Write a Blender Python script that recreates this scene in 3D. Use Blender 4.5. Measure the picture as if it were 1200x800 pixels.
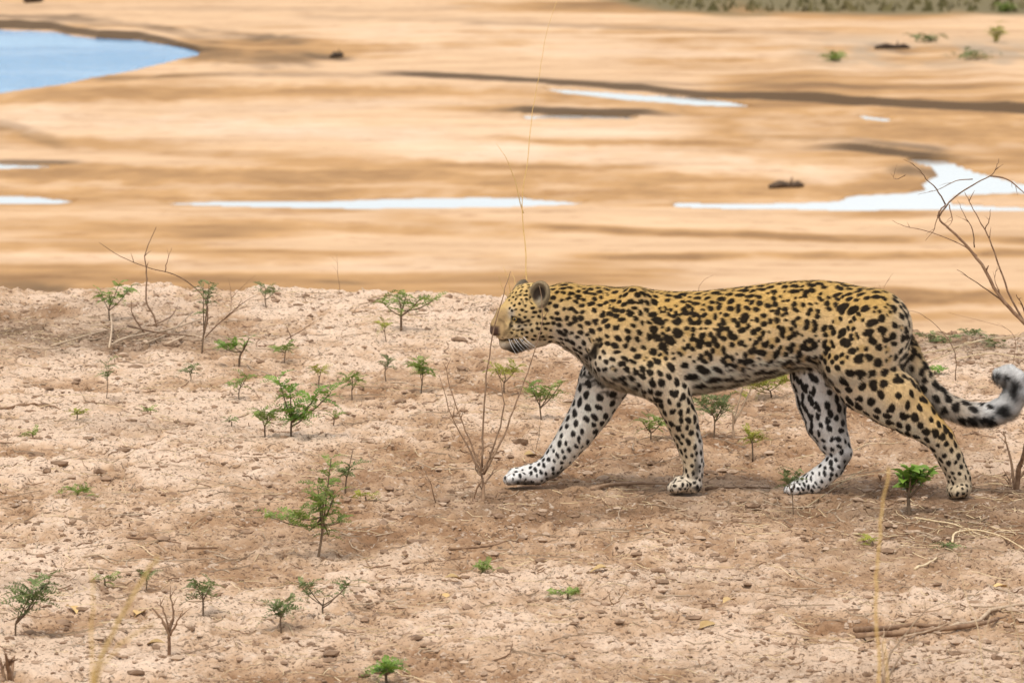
import bpy, math, random
import numpy as np
from mathutils import Vector, Matrix, kdtree

# ------------------------------------------------------------------ clear
for o in list(bpy.data.objects):
    bpy.data.objects.remove(o)
scene = bpy.context.scene
C = scene.collection
random.seed(7)
RNG = np.random.default_rng(11)
R = math.radians

# ------------------------------------------------------------------ camera
CAM = np.array([0.0, -18.0, 2.6])
PITCH = R(6.82)
FPX = 7184.0                       # focal length in pixels of the 1200-wide photograph
cam_d = bpy.data.cameras.new('camera')
cam_d.sensor_width = 36.0
cam_d.lens = FPX / 1200 * 36
cam_d.clip_start = 0.5
cam_d.clip_end = 6000
cam_d.dof.use_dof = True
cam_d.dof.focus_distance = 18.15
cam_d.dof.aperture_fstop = 14.0
cam = bpy.data.objects.new('camera', cam_d)
cam.location = CAM
cam.rotation_euler = (math.pi / 2 - PITCH, 0, 0)
C.objects.link(cam)
scene.camera = cam

# ------------------------------------------------------------------ light
SUN_EL, SUN_AZ = R(66), R(205)     # azimuth clockwise from +Y: high, a little behind the camera's left shoulder
world = bpy.data.worlds.new('World')
scene.world = world
world.use_nodes = True
nt = world.node_tree
nt.nodes.clear()
sky = nt.nodes.new('ShaderNodeTexSky')
sky.sky_type = 'NISHITA'
sky.sun_disc = False
sky.sun_elevation = SUN_EL
sky.sun_rotation = SUN_AZ
sky.altitude = 500
sky.dust_density = 2.2
bg = nt.nodes.new('ShaderNodeBackground')
bg.inputs['Strength'].default_value = 0.118
wo = nt.nodes.new('ShaderNodeOutputWorld')
# thin broken cloud all over the dome: veils the blue evenly everywhere
tcw = nt.nodes.new('ShaderNodeTexCoord')
mpw = nt.nodes.new('ShaderNodeMapping')
mpw.inputs['Scale'].default_value = (1.0, 1.0, 3.5)
nzw = nt.nodes.new('ShaderNodeTexNoise')
nzw.inputs['Scale'].default_value = 2.6
nzw.inputs['Detail'].default_value = 6
rpw = nt.nodes.new('ShaderNodeValToRGB')
rpw.color_ramp.elements[0].position = 0.36
rpw.color_ramp.elements[1].position = 0.62
rpw.color_ramp.elements[0].color = (0.25, 0.25, 0.25, 1)
rpw.color_ramp.elements[1].color = (0.92, 0.92, 0.92, 1)
mxw = nt.nodes.new('ShaderNodeMixRGB')
mxw.inputs['Color2'].default_value = (9.0, 8.9, 8.8, 1)
nt.links.new(tcw.outputs['Generated'], mpw.inputs['Vector'])
nt.links.new(mpw.outputs['Vector'], nzw.inputs['Vector'])
nt.links.new(nzw.outputs['Fac'], rpw.inputs['Fac'])
nt.links.new(rpw.outputs['Color'], mxw.inputs['Fac'])
nt.links.new(sky.outputs['Color'], mxw.inputs['Color1'])
nt.links.new(mxw.outputs['Color'], bg.inputs['Color'])
nt.links.new(bg.outputs['Background'], wo.inputs['Surface'])

sun_d = bpy.data.lights.new('sun', 'SUN')
sun_d.energy = 1.8
sun_d.angle = R(12)
sun_d.color = (1.0, 0.95, 0.86)
sun = bpy.data.objects.new('sun', sun_d)
sd = Vector((math.sin(SUN_AZ) * math.cos(SUN_EL), math.cos(SUN_AZ) * math.cos(SUN_EL), math.sin(SUN_EL)))
sun.rotation_euler = sd.to_track_quat('Z', 'Y').to_euler()
sun.location = sd * 40
C.objects.link(sun)

vs = scene.view_settings
vs.view_transform = 'Standard'
vs.look = 'None'
vs.gamma = 1.0
vs.use_curve_mapping = False
vs.exposure = 0.52

# ------------------------------------------------------------------ geometry helpers
FWD = np.array([0, math.cos(PITCH), -math.sin(PITCH)])
UPV = np.array([0, math.sin(PITCH), math.cos(PITCH)])


def ray(px, py):
    px = np.asarray(px, float); py = np.asarray(py, float)
    d = FWD + np.multiply.outer(-(py - 400) / FPX, UPV)
    d = d + np.multiply.outer((px - 600) / FPX, np.array([1.0, 0, 0]))
    return d


def on_z(px, py, z=0.0):            # where the sight line of the survey meets level z
    d = ray(px, py)
    t = (z - CAM[2]) / d[..., 2]
    return CAM + d * t[..., None]


def at_y(px, py, Y=0.0):            # ... meets the upright plane at depth Y
    d = ray(px, py)
    t = (Y - CAM[1]) / d[..., 1]
    return CAM + d * t[..., None]


def project(P):
    V = P - CAM
    w = V @ FWD
    return 600 + FPX * V[..., 0] / w, 400 - FPX * (V @ UPV) / w


def hash2(i, j, s):
    h = (i.astype(np.int64) * 374761393 + j.astype(np.int64) * 668265263 + s * 974634777) & 0x7fffffff
    h = ((h ^ (h >> 13)) * 1274126177) & 0x7fffffff
    return ((h ^ (h >> 16)) & 0xffff) / 65535.0


def noise2(x, y, s=0):
    xi = np.floor(x); yi = np.floor(y)
    xf = x - xi; yf = y - yi
    u = xf * xf * (3 - 2 * xf); v = yf * yf * (3 - 2 * yf)
    xi = xi.astype(np.int64); yi = yi.astype(np.int64)
    a = hash2(xi, yi, s); b = hash2(xi + 1, yi, s)
    c = hash2(xi, yi + 1, s); d = hash2(xi + 1, yi + 1, s)
    return (a + (b - a) * u) * (1 - v) + (c + (d - c) * u) * v


def fbm2(x, y, o=4, s=0, g=0.5):
    r = 0; a = 1.0; t = 0
    for k in range(o):
        r = r + a * (noise2(x, y, s + k * 17) - 0.5); t += a
        x, y = (x * 1.62 + y * 1.17 + 3.1), (-x * 1.17 + y * 1.62 + 7.7)
        a *= g
    return r / t * 2


def hash3(i, j, k, s):
    h = (i * 374761393 + j * 668265263 + k * 2147483629 + s * 974634777) & 0x7fffffff
    h = ((h ^ (h >> 13)) * 1274126177) & 0x7fffffff
    return ((h ^ (h >> 16)) & 0xffff) / 65535.0


def noise3(P, s=0):
    I = np.floor(P).astype(np.int64); F = P - I
    F = F * F * (3 - 2 * F)
    r = 0
    for dx in (0, 1):
        for dy in (0, 1):
            for dz in (0, 1):
                w = (F[:, 0] if dx else 1 - F[:, 0]) * (F[:, 1] if dy else 1 - F[:, 1]) * (F[:, 2] if dz else 1 - F[:, 2])
                r = r + w * hash3(I[:, 0] + dx, I[:, 1] + dy, I[:, 2] + dz, s)
    return r * 2 - 1


def sstep(a, b, x):
    t = np.clip((x - a) / (b - a), 0, 1)
    return t * t * (3 - 2 * t)


def mesh_np(name, V, F, smooth=True):
    """V (n,3); F (m,k) all faces with k corners"""
    V = np.asarray(V, np.float32); F = np.asarray(F, np.int32)
    me = bpy.data.meshes.new(name)
    me.vertices.add(len(V)); me.vertices.foreach_set('co', V.ravel())
    k = F.shape[1]
    me.loops.add(F.size); me.loops.foreach_set('vertex_index', F.ravel())
    me.polygons.add(len(F))
    me.polygons.foreach_set('loop_start', np.arange(0, F.size, k, dtype=np.int32))
    me.update(calc_edges=True)
    me.polygons.foreach_set('use_smooth', np.full(len(F), smooth))
    return me


def fattr(me, name, data):
    a = me.attributes.new(name, 'FLOAT', 'POINT')
    a.data.foreach_set('value', np.asarray(data, np.float32).ravel())


def cattr(me, name, rgb):
    a = me.attributes.new(name, 'FLOAT_COLOR', 'POINT')
    c = np.ones((len(rgb), 4), np.float32); c[:, :3] = rgb
    a.data.foreach_set('color', c.ravel())


def vattr(me, name, vec):
    a = me.attributes.new(name, 'FLOAT_VECTOR', 'POINT')
    a.data.foreach_set('vector', np.asarray(vec, np.float32).ravel())


def link(name, me, mat=None, parent=None, loc=None):
    o = bpy.data.objects.new(name, me)
    C.objects.link(o)
    if mat is not None and me is not None and not me.materials:
        me.materials.append(mat)
    if parent is not None:
        o.parent = parent
    if loc is not None:
        o.location = loc
    return o


def tag(o, label=None, cat=None, group=None, kind=None):
    if label: o['label'] = label
    if cat: o['category'] = cat
    if group: o['group'] = group
    if kind: o['kind'] = kind
    return o


def empty(name, loc, label, cat, group=None):
    o = bpy.data.objects.new(name, None)
    o.location = Vector([float(v) for v in loc]); o.empty_display_size = 0.05
    C.objects.link(o)
    return tag(o, label, cat, group)


class MB:
    def __init__(self):
        self.v = []; self.f = []

    def tube(self, pts, rad, n=5):
        pts = [Vector([float(c) for c in p]) for p in pts]
        b = len(self.v)
        m = len(pts)
        up = Vector((0.31, 0.83, 0.46))
        for i, p in enumerate(pts):
            t = (pts[min(i + 1, m - 1)] - pts[max(i - 1, 0)])
            if t.length < 1e-9: t = Vector((0, 0, 1))
            t.normalize()
            a = t.cross(up)
            if a.length < 1e-3: a = t.cross(Vector((1, 0, 0)))
            a.normalize(); c = t.cross(a)
            r = rad[i] if hasattr(rad, '__len__') else rad
            for k in range(n):
                th = 2 * math.pi * k / n
                q = p + a * (math.cos(th) * r) + c * (math.sin(th) * r)
                self.v.append(q[:])
        for i in range(m - 1):
            for k in range(n):
                k2 = (k + 1) % n
                self.f.append((b + i * n + k, b + i * n + k2, b + (i + 1) * n + k2, b + (i + 1) * n + k))
        self.f.append(tuple(b + k for k in range(n))[::-1])
        self.f.append(tuple(b + (m - 1) * n + k for k in range(n)))

    def poly(self, pts):
        b = len(self.v)
        self.v += [tuple(float(c) for c in p) for p in pts]
        self.f.append(tuple(range(b, b + len(pts))))

    def mesh(self, name, smooth=True):
        me = bpy.data.meshes.new(name)
        me.from_pydata(self.v, [], self.f)
        me.update()
        if smooth:
            me.polygons.foreach_set('use_smooth', [True] * len(me.polygons))
        return me


def curve_pts(P, n=4):
    """Catmull-Rom through control points"""
    P = [np.asarray(p, float) for p in P]
    if len(P) < 3:
        return [P[0] + (P[-1] - P[0]) * t for t in np.linspace(0, 1, n + 1)]
    Q = [2 * P[0] - P[1]] + P + [2 * P[-1] - P[-2]]
    out = []
    for i in range(1, len(Q) - 2):
        for t in np.arange(n) / n:
            a, b, c, d = Q[i - 1], Q[i], Q[i + 1], Q[i + 2]
            out.append(0.5 * ((2 * b) + (c - a) * t + (2 * a - 5 * b + 4 * c - d) * t * t + (3 * b - a - 3 * c + d) * t ** 3))
    out.append(P[-1])
    return out


# ------------------------------------------------------------------ materials
def new_mat(name):
    m = bpy.data.materials.new(name); m.use_nodes = True
    n = m.node_tree
    b = n.nodes['Principled BSDF']
    return m, n, b


def simple_mat(name, col, col2=None, scale=60, rough=0.85, transl=0.0, attr=None, spec=0.2):
    m, n, b = new_mat(name)
    b.inputs['Roughness'].default_value = rough
    b.inputs['Specular IOR Level'].default_value = spec
    tc = n.nodes.new('ShaderNodeTexCoord')
    nz = n.nodes.new('ShaderNodeTexNoise'); nz.inputs['Scale'].default_value = scale; nz.inputs['Detail'].default_value = 4
    n.links.new(tc.outputs['Object'], nz.inputs['Vector'])
    rp = n.nodes.new('ShaderNodeValToRGB')
    rp.color_ramp.elements[0].position = 0.3; rp.color_ramp.elements[1].position = 0.7
    rp.color_ramp.elements[0].color = (*col, 1); rp.color_ramp.elements[1].color = (*(col2 or col), 1)
    n.links.new(nz.outputs['Fac'], rp.inputs['Fac'])
    oi = n.nodes.new('ShaderNodeObjectInfo')
    hs = n.nodes.new('ShaderNodeHueSaturation')
    mr = n.nodes.new('ShaderNodeMapRange')
    mr.inputs['To Min'].default_value = 0.75; mr.inputs['To Max'].default_value = 1.25
    n.links.new(oi.outputs['Random'], mr.inputs['Value'])
    n.links.new(mr.outputs['Result'], hs.inputs['Value'])
    n.links.new(rp.outputs['Color'], hs.inputs['Color'])
    n.links.new(hs.outputs['Color'], b.inputs['Base Color'])
    if transl:
        tr = n.nodes.new('ShaderNodeBsdfTranslucent')
        mx = n.nodes.new('ShaderNodeMixShader'); mx.inputs['Fac'].default_value = transl
        n.links.new(hs.outputs['Color'], tr.inputs['Color'])
        n.links.new(b.outputs['BSDF'], mx.inputs[1]); n.links.new(tr.outputs['BSDF'], mx.inputs[2])
        n.links.new(mx.outputs['Shader'], n.nodes['Material Output'].inputs['Surface'])
    return m


M_STEM = simple_mat('seedling_stem', (0.10, 0.065, 0.04), (0.19, 0.13, 0.08))
M_TWIG = simple_mat('dry_twig', (0.13, 0.07, 0.04), (0.27, 0.17, 0.10))
M_TWIGP = simple_mat('pale_twig', (0.32, 0.22, 0.14), (0.50, 0.38, 0.26))
M_TWIGM = simple_mat('brown_twig', (0.19, 0.115, 0.068), (0.34, 0.225, 0.14))
M_STRAW = simple_mat('straw', (0.42, 0.30, 0.155), (0.62, 0.49, 0.32))
M_GOLD = simple_mat('golden_straw', (0.46, 0.29, 0.09), (0.60, 0.42, 0.17))
M_LEAF = simple_mat('seedling_leaf', (0.125, 0.185, 0.035), (0.26, 0.32, 0.075), 40, 0.6, 0.3, spec=0.3)
M_LEAFB = simple_mat('broad_leaf', (0.10, 0.20, 0.022), (0.21, 0.32, 0.05), 40, 0.5, 0.3, spec=0.35)
M_LEAFY = simple_mat('yellow_leaf', (0.20, 0.22, 0.03), (0.36, 0.34, 0.06), 40, 0.6, 0.3)
M_LEAFG = simple_mat('grey_leaf', (0.10, 0.135, 0.045), (0.20, 0.23, 0.09), 40, 0.7, 0.25)
M_DRYLEAF = simple_mat('dry_leaf', (0.38, 0.24, 0.10), (0.58, 0.40, 0.18), 30)
M_DARKLOG = simple_mat('driftwood', (0.05, 0.035, 0.025), (0.12, 0.08, 0.05), 20)

# ------------------------------------------------------------------ terrace the leopard walks on
ED = np.array([(-500, 338), (-100, 338), (0, 338), (60, 341), (120, 337), (200, 335), (260, 338), (330, 340), (400, 343), (480, 347), (560, 350),
               (700, 360), (900, 374), (1000, 382), (1075, 389), (1140, 392), (1200, 396), (1350, 400), (1800, 405)], float)
EW = on_z(ED[:, 0], ED[:, 1], 0.0)
RIVER_Z = -6.0


def edge_y(x):
    e = np.interp(x, EW[:, 0], EW[:, 1])
    return e + 0.10 * fbm2(x / 0.35, x * 0 + 3.3, 3, 41)


def terrace_fields(x, y):
    ye = edge_y(x)
    macro = 0.015 * fbm2(x / 0.9, y / 1.5, 3, 1) - 0.018 * sstep(0.6, 0.95, x) * sstep(-1.2, -0.3, y) * (1 - sstep(0.4, 1.3, y))
    c1 = fbm2(x / 0.30, y / 0.42, 5, 5, 0.6)
    c2 = fbm2(x / 0.11, y / 0.13, 4, 9, 0.6)
    pl1 = sstep(-0.06, 0.02, c1)
    pl2 = sstep(-0.03, 0.03, c2)
    c3 = fbm2(x / 0.05, y / 0.065, 3, 15, 0.6)
    pl3 = sstep(-0.05, 0.05, c3)
    c4 = fbm2(x / 0.13 + 9, y / 0.30, 5, 25, 0.7)
    broad = fbm2(x / 1.3 + 4, y / 2.3, 3, 21)
    crust = np.clip(0.5 + 1.8 * broad + 0.3 * c1, 0, 1)
    # feet stand on firmer, flatter ground
    flat = np.ones_like(x)
    for fx, fy in ((0.52, -0.07), (0.04, 0.07), (0.87, 0.03), (1.33, -0.09)):
        flat *= 1 - 0.85 * np.exp(-(((x - fx) / 0.10) ** 2 + ((y - fy) / 0.10) ** 2))
    fine = fbm2(x / 0.026, y / 0.034, 3, 13, 0.7)
    z = macro * (0.4 + 0.6 * flat) + flat * (0.012 * (pl1 - 0.5) * (0.5 + 0.5 * crust) + 0.009 * (pl2 - 0.5) + 0.006 * (pl3 - 0.5) + (0.013 - 0.005 * crust) * fine)
    # litter-mounded lip of the bank
    lip = np.exp(-((y - ye + 0.5) / 0.5) ** 2)
    z = z + lip * (0.03 * fbm2(x / 0.25, y / 0.3, 3, 31) + 0.01)
    # then down the bluff
    over = y - ye
    dz = np.where(over > 0, -1.5 * over * sstep(0, 0.25, over) - 0.15 * sstep(0, 0.2, over), 0)
    z = z + dz
    # the rise the photographer stands on keeps clear of the view: level ground out to the camera and beyond
    z = np.maximum(z, RIVER_Z - 1.2 + 0 * z)
    soil = np.clip(0.18 + 0.46 * pl1 * crust + 0.16 * pl2 + 0.34 * crust + 0.85 * c4, 0, 1)
    return z, soil, crust


def gz(x, y):
    z, _, _ = terrace_fields(np.atleast_1d(np.asarray(x, float)), np.atleast_1d(np.asarray(y, float)))
    return float(z[0])


def grow(a, b, n, start):
    """n coordinates from a to b, first step about start, growing"""
    t = np.linspace(0, 1, n + 1)[1:]
    L = b - a
    p = max(1.0, math.log(abs(L) / abs(start)) / math.log(n))
    return a + L * t ** p


xs = np.concatenate([grow(-2.35, -140, 26, 0.05)[::-1], np.arange(-2.35, 2.351, 0.008), grow(2.35, 140, 26, 0.05)])
ys = np.concatenate([grow(-4.2, -60, 22, 0.05)[::-1], np.arange(-4.2, 6.3, 0.0125), grow(6.3, 13, 20, 0.03)])
GX, GY = np.meshgrid(xs, ys, indexing='ij')
tz, tsoil, tcrust = terrace_fields(GX.ravel(), GY.ravel())
TZ = tz.reshape(len(xs), len(ys))


def gfast(x, y):
    i = np.clip(np.searchsorted(xs, x), 1, len(xs) - 1); j = np.clip(np.searchsorted(ys, y), 1, len(ys) - 1)
    fx = np.clip((x - xs[i - 1]) / (xs[i] - xs[i - 1]), 0, 1); fy = np.clip((y - ys[j - 1]) / (ys[j] - ys[j - 1]), 0, 1)
    return (TZ[i - 1, j - 1] * (1 - fx) + TZ[i, j - 1] * fx) * (1 - fy) + (TZ[i - 1, j] * (1 - fx) + TZ[i, j] * fx) * fy



def grid_faces(nx, ny):
    i = np.arange(nx * ny).reshape(nx, ny)
    return np.stack([i[:-1, :-1].ravel(), i[1:, :-1].ravel(), i[1:, 1:].ravel(), i[:-1, 1:].ravel()], 1)


me = mesh_np('river_terrace', np.stack([GX.ravel(), GY.ravel(), tz], 1), grid_faces(len(xs), len(ys)))
fattr(me, 'soil', tsoil)
# darker brown patches: litter-stained at the bank edge, plain browner ground elsewhere
pxu, pyu = project(np.stack([GX.ravel(), GY.ravel(), tz * 0], 1))
brown_w = np.zeros(len(tz))
for hx, hy, sx, sy, w in ((40, 392, 110, 22, 0.9), (180, 398, 120, 16, 0.7), (150, 365, 120, 16, 0.35), (560, 585, 80, 14, .6), (660, 597, 150, 14, .5), (850, 590, 260, 22, .45),
                          (1130, 575, 130, 45, .75), (1080, 640, 160, 30, .4), (760, 545, 70, 10, .55), (370, 640, 90, 18, .45), (1140, 405, 130, 22, .6),
                          (60, 690, 100, 14, .35), (850, 690, 180, 22, .3), (1000, 790, 260, 25, .35), (360, 560, 120, 10, .3), (900, 470, 120, 16, .35), (200, 500, 160, 12, .3)):
    brown_w += w * np.exp(-((pxu - hx) / sx) ** 2 - ((pyu - hy) / sy) ** 2)
brown_w = np.clip(0.72 * brown_w * (0.45 + 1.3 * (fbm2(GX.ravel() / 0.2, GY.ravel() / 0.3, 5, 77, .65) + 0.45)), 0, 1)
fattr(me, 'brown_soil', brown_w)

m, n, b = new_mat('dry_bank_soil')
b.inputs['Roughness'].default_value = 0.95
b.inputs['Specular IOR Level'].default_value = 0.1
L = n.links.new
def attr_node(n, name):
    a = n.nodes.new('ShaderNodeAttribute'); a.attribute_name = name
    return a
def noise_node(n, vec, scale, detail=5, rough=0.6):
    z = n.nodes.new('ShaderNodeTexNoise'); z.inputs['Scale'].default_value = scale
    z.inputs['Detail'].default_value = detail; z.inputs['Roughness'].default_value = rough
    n.links.new(vec, z.inputs['Vector'])
    return z
def ramp(n, fac, stops):
    r = n.nodes.new('ShaderNodeValToRGB')
    e = r.color_ramp.elements
    while len(e) < len(stops): e.new(0.5)
    for el, (p, c) in zip(e, stops):
        el.position = p; el.color = (*c, 1)
    n.links.new(fac, r.inputs['Fac'])
    return r
def mixc(n, fac, a, bb, mode='MIX'):
    x = n.nodes.new('ShaderNodeMixRGB'); x.blend_type = mode
    for s, v in (('Fac', fac), ('Color1', a), ('Color2', bb)):
        if hasattr(v, 'is_linked') or hasattr(v, 'links'): n.links.new(v, x.inputs[s])
        elif isinstance(v, (int, float)): x.inputs[s].default_value = v
        else: x.inputs[s].default_value = (*v, 1)
    return x
tc = n.nodes.new('ShaderNodeTexCoord')
sa = attr_node(n, 'soil'); ha = attr_node(n, 'brown_soil')
base = ramp(n, sa.outputs['Fac'], [(0.0, (0.31, 0.180, 0.098)), (0.35, (0.47, 0.308, 0.188)), (0.7, (0.62, 0.442, 0.300)), (1.0, (0.74, 0.565, 0.42))])
n1 = noise_node(n, tc.outputs['Object'], 55, 6, 0.7)
r1 = ramp(n, n1.outputs['Fac'], [(0.28, (0.48, 0.42, 0.37)), (0.46, (1, 1, 1)), (0.75, (1.14, 1.12, 1.08))])
c1 = mixc(n, 0.75, base.outputs['Color'], r1.outputs['Color'], 'MULTIPLY')
n2 = noise_node(n, tc.outputs['Object'], 2.1, 4, 0.6)
r2 = ramp(n, n2.outputs['Fac'], [(0.3, (0.92, 0.86, 0.80)), (0.7, (1.06, 1.03, 1.02))])
c2 = mixc(n, 1.0, c1.outputs['Color'], r2.outputs['Color'], 'MULTIPLY')
c3a = mixc(n, ha.outputs['Fac'], c2.outputs['Color'], (0.185, 0.115, 0.068))
# crumbs of rotted litter, dark flecks with their own shapes
n5 = noise_node(n, tc.outputs['Object'], 95, 3, 0.55)
n6 = noise_node(n, tc.outputs['Object'], 7, 4, 0.6)
ad = n.nodes.new('ShaderNodeMath'); ad.operation = 'MULTIPLY_ADD'; ad.inputs[1].default_value = 0.35
L(n6.outputs['Fac'], ad.inputs[0]); L(n5.outputs['Fac'], ad.inputs[2])
r5 = ramp(n, ad.outputs['Value'], [(0.735, (0, 0, 0)), (0.80, (0.75, 0.75, 0.75))])
c3b = mixc(n, r5.outputs['Color'], c3a.outputs['Color'], (0.12, 0.07, 0.04))
n7 = noise_node(n, tc.outputs['Object'], 38, 4, 0.6)
r7 = ramp(n, n7.outputs['Fac'], [(0.60, (0, 0, 0)), (0.68, (0.55, 0.55, 0.55))])
c3 = mixc(n, r7.outputs['Color'], c3b.outputs['Color'], (0.76, 0.63, 0.50))
L(c3.outputs['Color'], b.inputs['Base Color'])
nb = noise_node(n, tc.outputs['Object'], 130, 5, 0.7)
bp = n.nodes.new('ShaderNodeBump'); bp.inputs['Strength'].default_value = 1.0; bp.inputs['Distance'].default_value = 0.010
L(nb.outputs['Fac'], bp.inputs['Height']); L(bp.outputs['Normal'], b.inputs['Normal'])
terrace = tag(link('river_terrace', me, m), 'pale cracked dry earth of the river bank the leopard walks on', 'ground', kind='structure')

# ------------------------------------------------------------------ riverbed
rx = np.concatenate([grow(-19, -900, 24, 0.3)[::-1], np.arange(-19, 19.01, 0.085), grow(19, 900, 24, 0.3)])
ry = np.concatenate([np.arange(4, 50, 1.5), np.arange(52, 124, 0.13), grow(124, 2500, 60, 0.2)])
BX, BY = np.meshgrid(rx, ry, indexing='ij')
bx = BX.ravel(); by = BY.ravel()
P0 = np.stack([bx, by, np.full_like(bx, RIVER_Z)], 1)
U, V = project(P0)
wob = 2.2 * fbm2(bx / 1.6, by / 6, 4, 51)
Vw = V + wob
Uw = U + 14 * fbm2(bx / 1.2, by / 5, 3, 57)


def seg_dist(u, v, poly, aspect=1.0):
    """horizontal-run polyline: signed v offset and end fade"""
    p = np.array(poly, float)
    c = np.interp(u, p[:, 0], p[:, 1])
    out = np.maximum(p[0, 0] - u, u - p[-1, 0])
    return v - c, out


RAG = fbm2(bx / .8, by / 3.5, 5, 58, .7) * 2
BRK = fbm2(bx / 1.0, by / 2.6, 5, 59, .65)
def stroke(poly, th, soft=2.0, endsoft=25):
    d, o = seg_dist(Uw, Vw, poly)
    d = d + .45 * th * RAG
    return sstep(th + soft, th * 0.4, np.abs(d)) * sstep(endsoft, -endsoft * .3, o) * np.clip(.72 + .9 * BRK, 0, 1)


zb = np.full_like(bx, RIVER_Z) + 0.03 * fbm2(bx / 5, by / 9, 4, 61) + 0.02
wet = 0.32 + 0.85 * fbm2(bx / 6.0, by / 5.5, 6, 71, 0.6) + 0.45 * fbm2(bx / 9.0, by / 1.3, 4, 73, .6)
dark = np.zeros_like(bx)
grey = np.zeros_like(bx)
# raised sand benches: camera-facing cut faces, damp and with their shade painted dark
ben = np.zeros_like(bx)
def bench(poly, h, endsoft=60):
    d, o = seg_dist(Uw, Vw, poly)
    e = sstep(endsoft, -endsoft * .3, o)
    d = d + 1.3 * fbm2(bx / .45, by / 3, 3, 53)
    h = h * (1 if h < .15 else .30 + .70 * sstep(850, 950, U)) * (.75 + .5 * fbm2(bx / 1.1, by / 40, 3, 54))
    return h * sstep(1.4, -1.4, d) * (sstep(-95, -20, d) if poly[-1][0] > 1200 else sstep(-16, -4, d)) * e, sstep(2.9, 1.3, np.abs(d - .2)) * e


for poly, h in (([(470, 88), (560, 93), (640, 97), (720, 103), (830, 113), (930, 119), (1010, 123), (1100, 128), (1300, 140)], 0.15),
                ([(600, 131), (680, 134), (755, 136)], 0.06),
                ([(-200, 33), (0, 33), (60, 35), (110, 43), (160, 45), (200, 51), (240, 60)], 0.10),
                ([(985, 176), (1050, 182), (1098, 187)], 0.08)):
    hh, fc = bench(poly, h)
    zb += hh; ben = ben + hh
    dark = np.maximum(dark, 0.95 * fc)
for poly, th, s in (([(-300, 22), (60, 26), (130, 30), (190, 38), (250, 50)], 7, .8), ([(235, 38), (300, 46), (345, 49)], 5, .8), ([(360, 66), (402, 70)], 3, .9),
                    ([(230, 62), (300, 72), (360, 70)], 12, .6), ([(120, 93), (230, 89), (310, 90)], 2, .7), ([(310, 90), (480, 88)], 2.5, .45), ([(-200, 184), (40, 190), (78, 191)], 2.5, .8),
                    ([(1000, 172), (1098, 181)], 5, .8), ([(1050, 200), (1098, 205)], 6, .75), ([(890, 160), (940, 164), (1012, 171)], 5, .5),
                    ([(1028, 58), (1062, 66)], 3, .7), ([(560, 29), (700, 33), (960, 41)], 1.8, .45), ([(-200, 150), (20, 152), (62, 166)], 9, .4),
                    ([(640, 98), (900, 106), (1300, 116)], 1.5, .35), ([(-200, 335), (0, 335), (70, 338)], 6, .8), ([(380, 331), (420, 333)], 1.5, .5), ([(350, 20), (620, 25)], 2.5, .25),
                    ([(0, 8), (400, 12), (700, 8)], 3, .25)):
    dark = np.maximum(dark, s * stroke(poly, th))
for poly, th, s in (([(-200, 108), (200, 112), (500, 110), (700, 120), (1000, 135), (1300, 140)], 10, .55), ([(-200, 205), (300, 208), (700, 212), (1000, 215), (1300, 225)], 11, .6),
                    ([(-200, 226), (200, 229), (700, 229), (1000, 226)], 6, .6), ([(-200, 262), (300, 263), (600, 275)], 5, .45), ([(-200, 290), (250, 291)], 2, .5),
                    ([(560, 264), (700, 269), (960, 279), (1300, 285)], 2.2, .8), ([(700, 300), (950, 300), (1300, 296)], 2.5, .85), ([(-200, 320), (300, 322), (620, 328)], 5, .45),
                    ([(1000, 350), (1300, 352)], 9, .8), ([(1000, 372), (1300, 374)], 4, .4), ([(590, 165), (700, 168), (900, 172)], 3, .6), ([(320, 190), (600, 195), (760, 203)], 7, .4),
                    ([(480, 255), (530, 262)], 8, .5), ([(850, 150), (1300, 165)], 20, .55), ([(0, 160), (320, 185)], 8, .4), ([(-200, 85), (100, 105), (200, 92)], 5, .3), ([(530, 128), (600, 130)], 3, .7)):
    wet = np.maximum(wet, 0.35 + 0.65 * s * stroke(poly, th, 5, 80) + 0.0)
for poly, th, s in (([(50, 140), (150, 146), (330, 152), (500, 158)], 11, .9), ([(500, 178), (760, 186), (960, 205)], 9, .9), ([(200, 315), (600, 308)], 5, .6), ([(-100, 300), (200, 305)], 5, .6),
                    ([(400, 40), (700, 55), (1000, 70)], 14, .5), ([(600, 155), (760, 158)], 6, .8), ([(250, 125), (560, 120)], 6, .5)):
    wet = wet * (1 - s * stroke(poly, th, 8, 100))
d, o = seg_dist(Uw, Vw, [(960, 66), (1400, 70)])
grey = 0.8 * sstep(30, 4, np.abs(d)) * sstep(80, -40, o) * sstep(-.45, .25, fbm2(bx / 1.2, by / 4, 5, 91, .65))

# water: hollows carved into the bed
def in_poly(u, v, poly):
    p = np.array(poly, float); r = np.zeros(u.shape, bool)
    j = len(p) - 1
    for i in range(len(p)):
        c = ((p[i, 1] > v) != (p[j, 1] > v))
        with np.errstate(divide='ignore', invalid='ignore'):
            xx = (p[j, 0] - p[i, 0]) * (v - p[i, 1]) / (p[j, 1] - p[i, 1] + 1e-12) + p[i, 0]
        r ^= c & (u < xx)
        j = i
    return r


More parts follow.
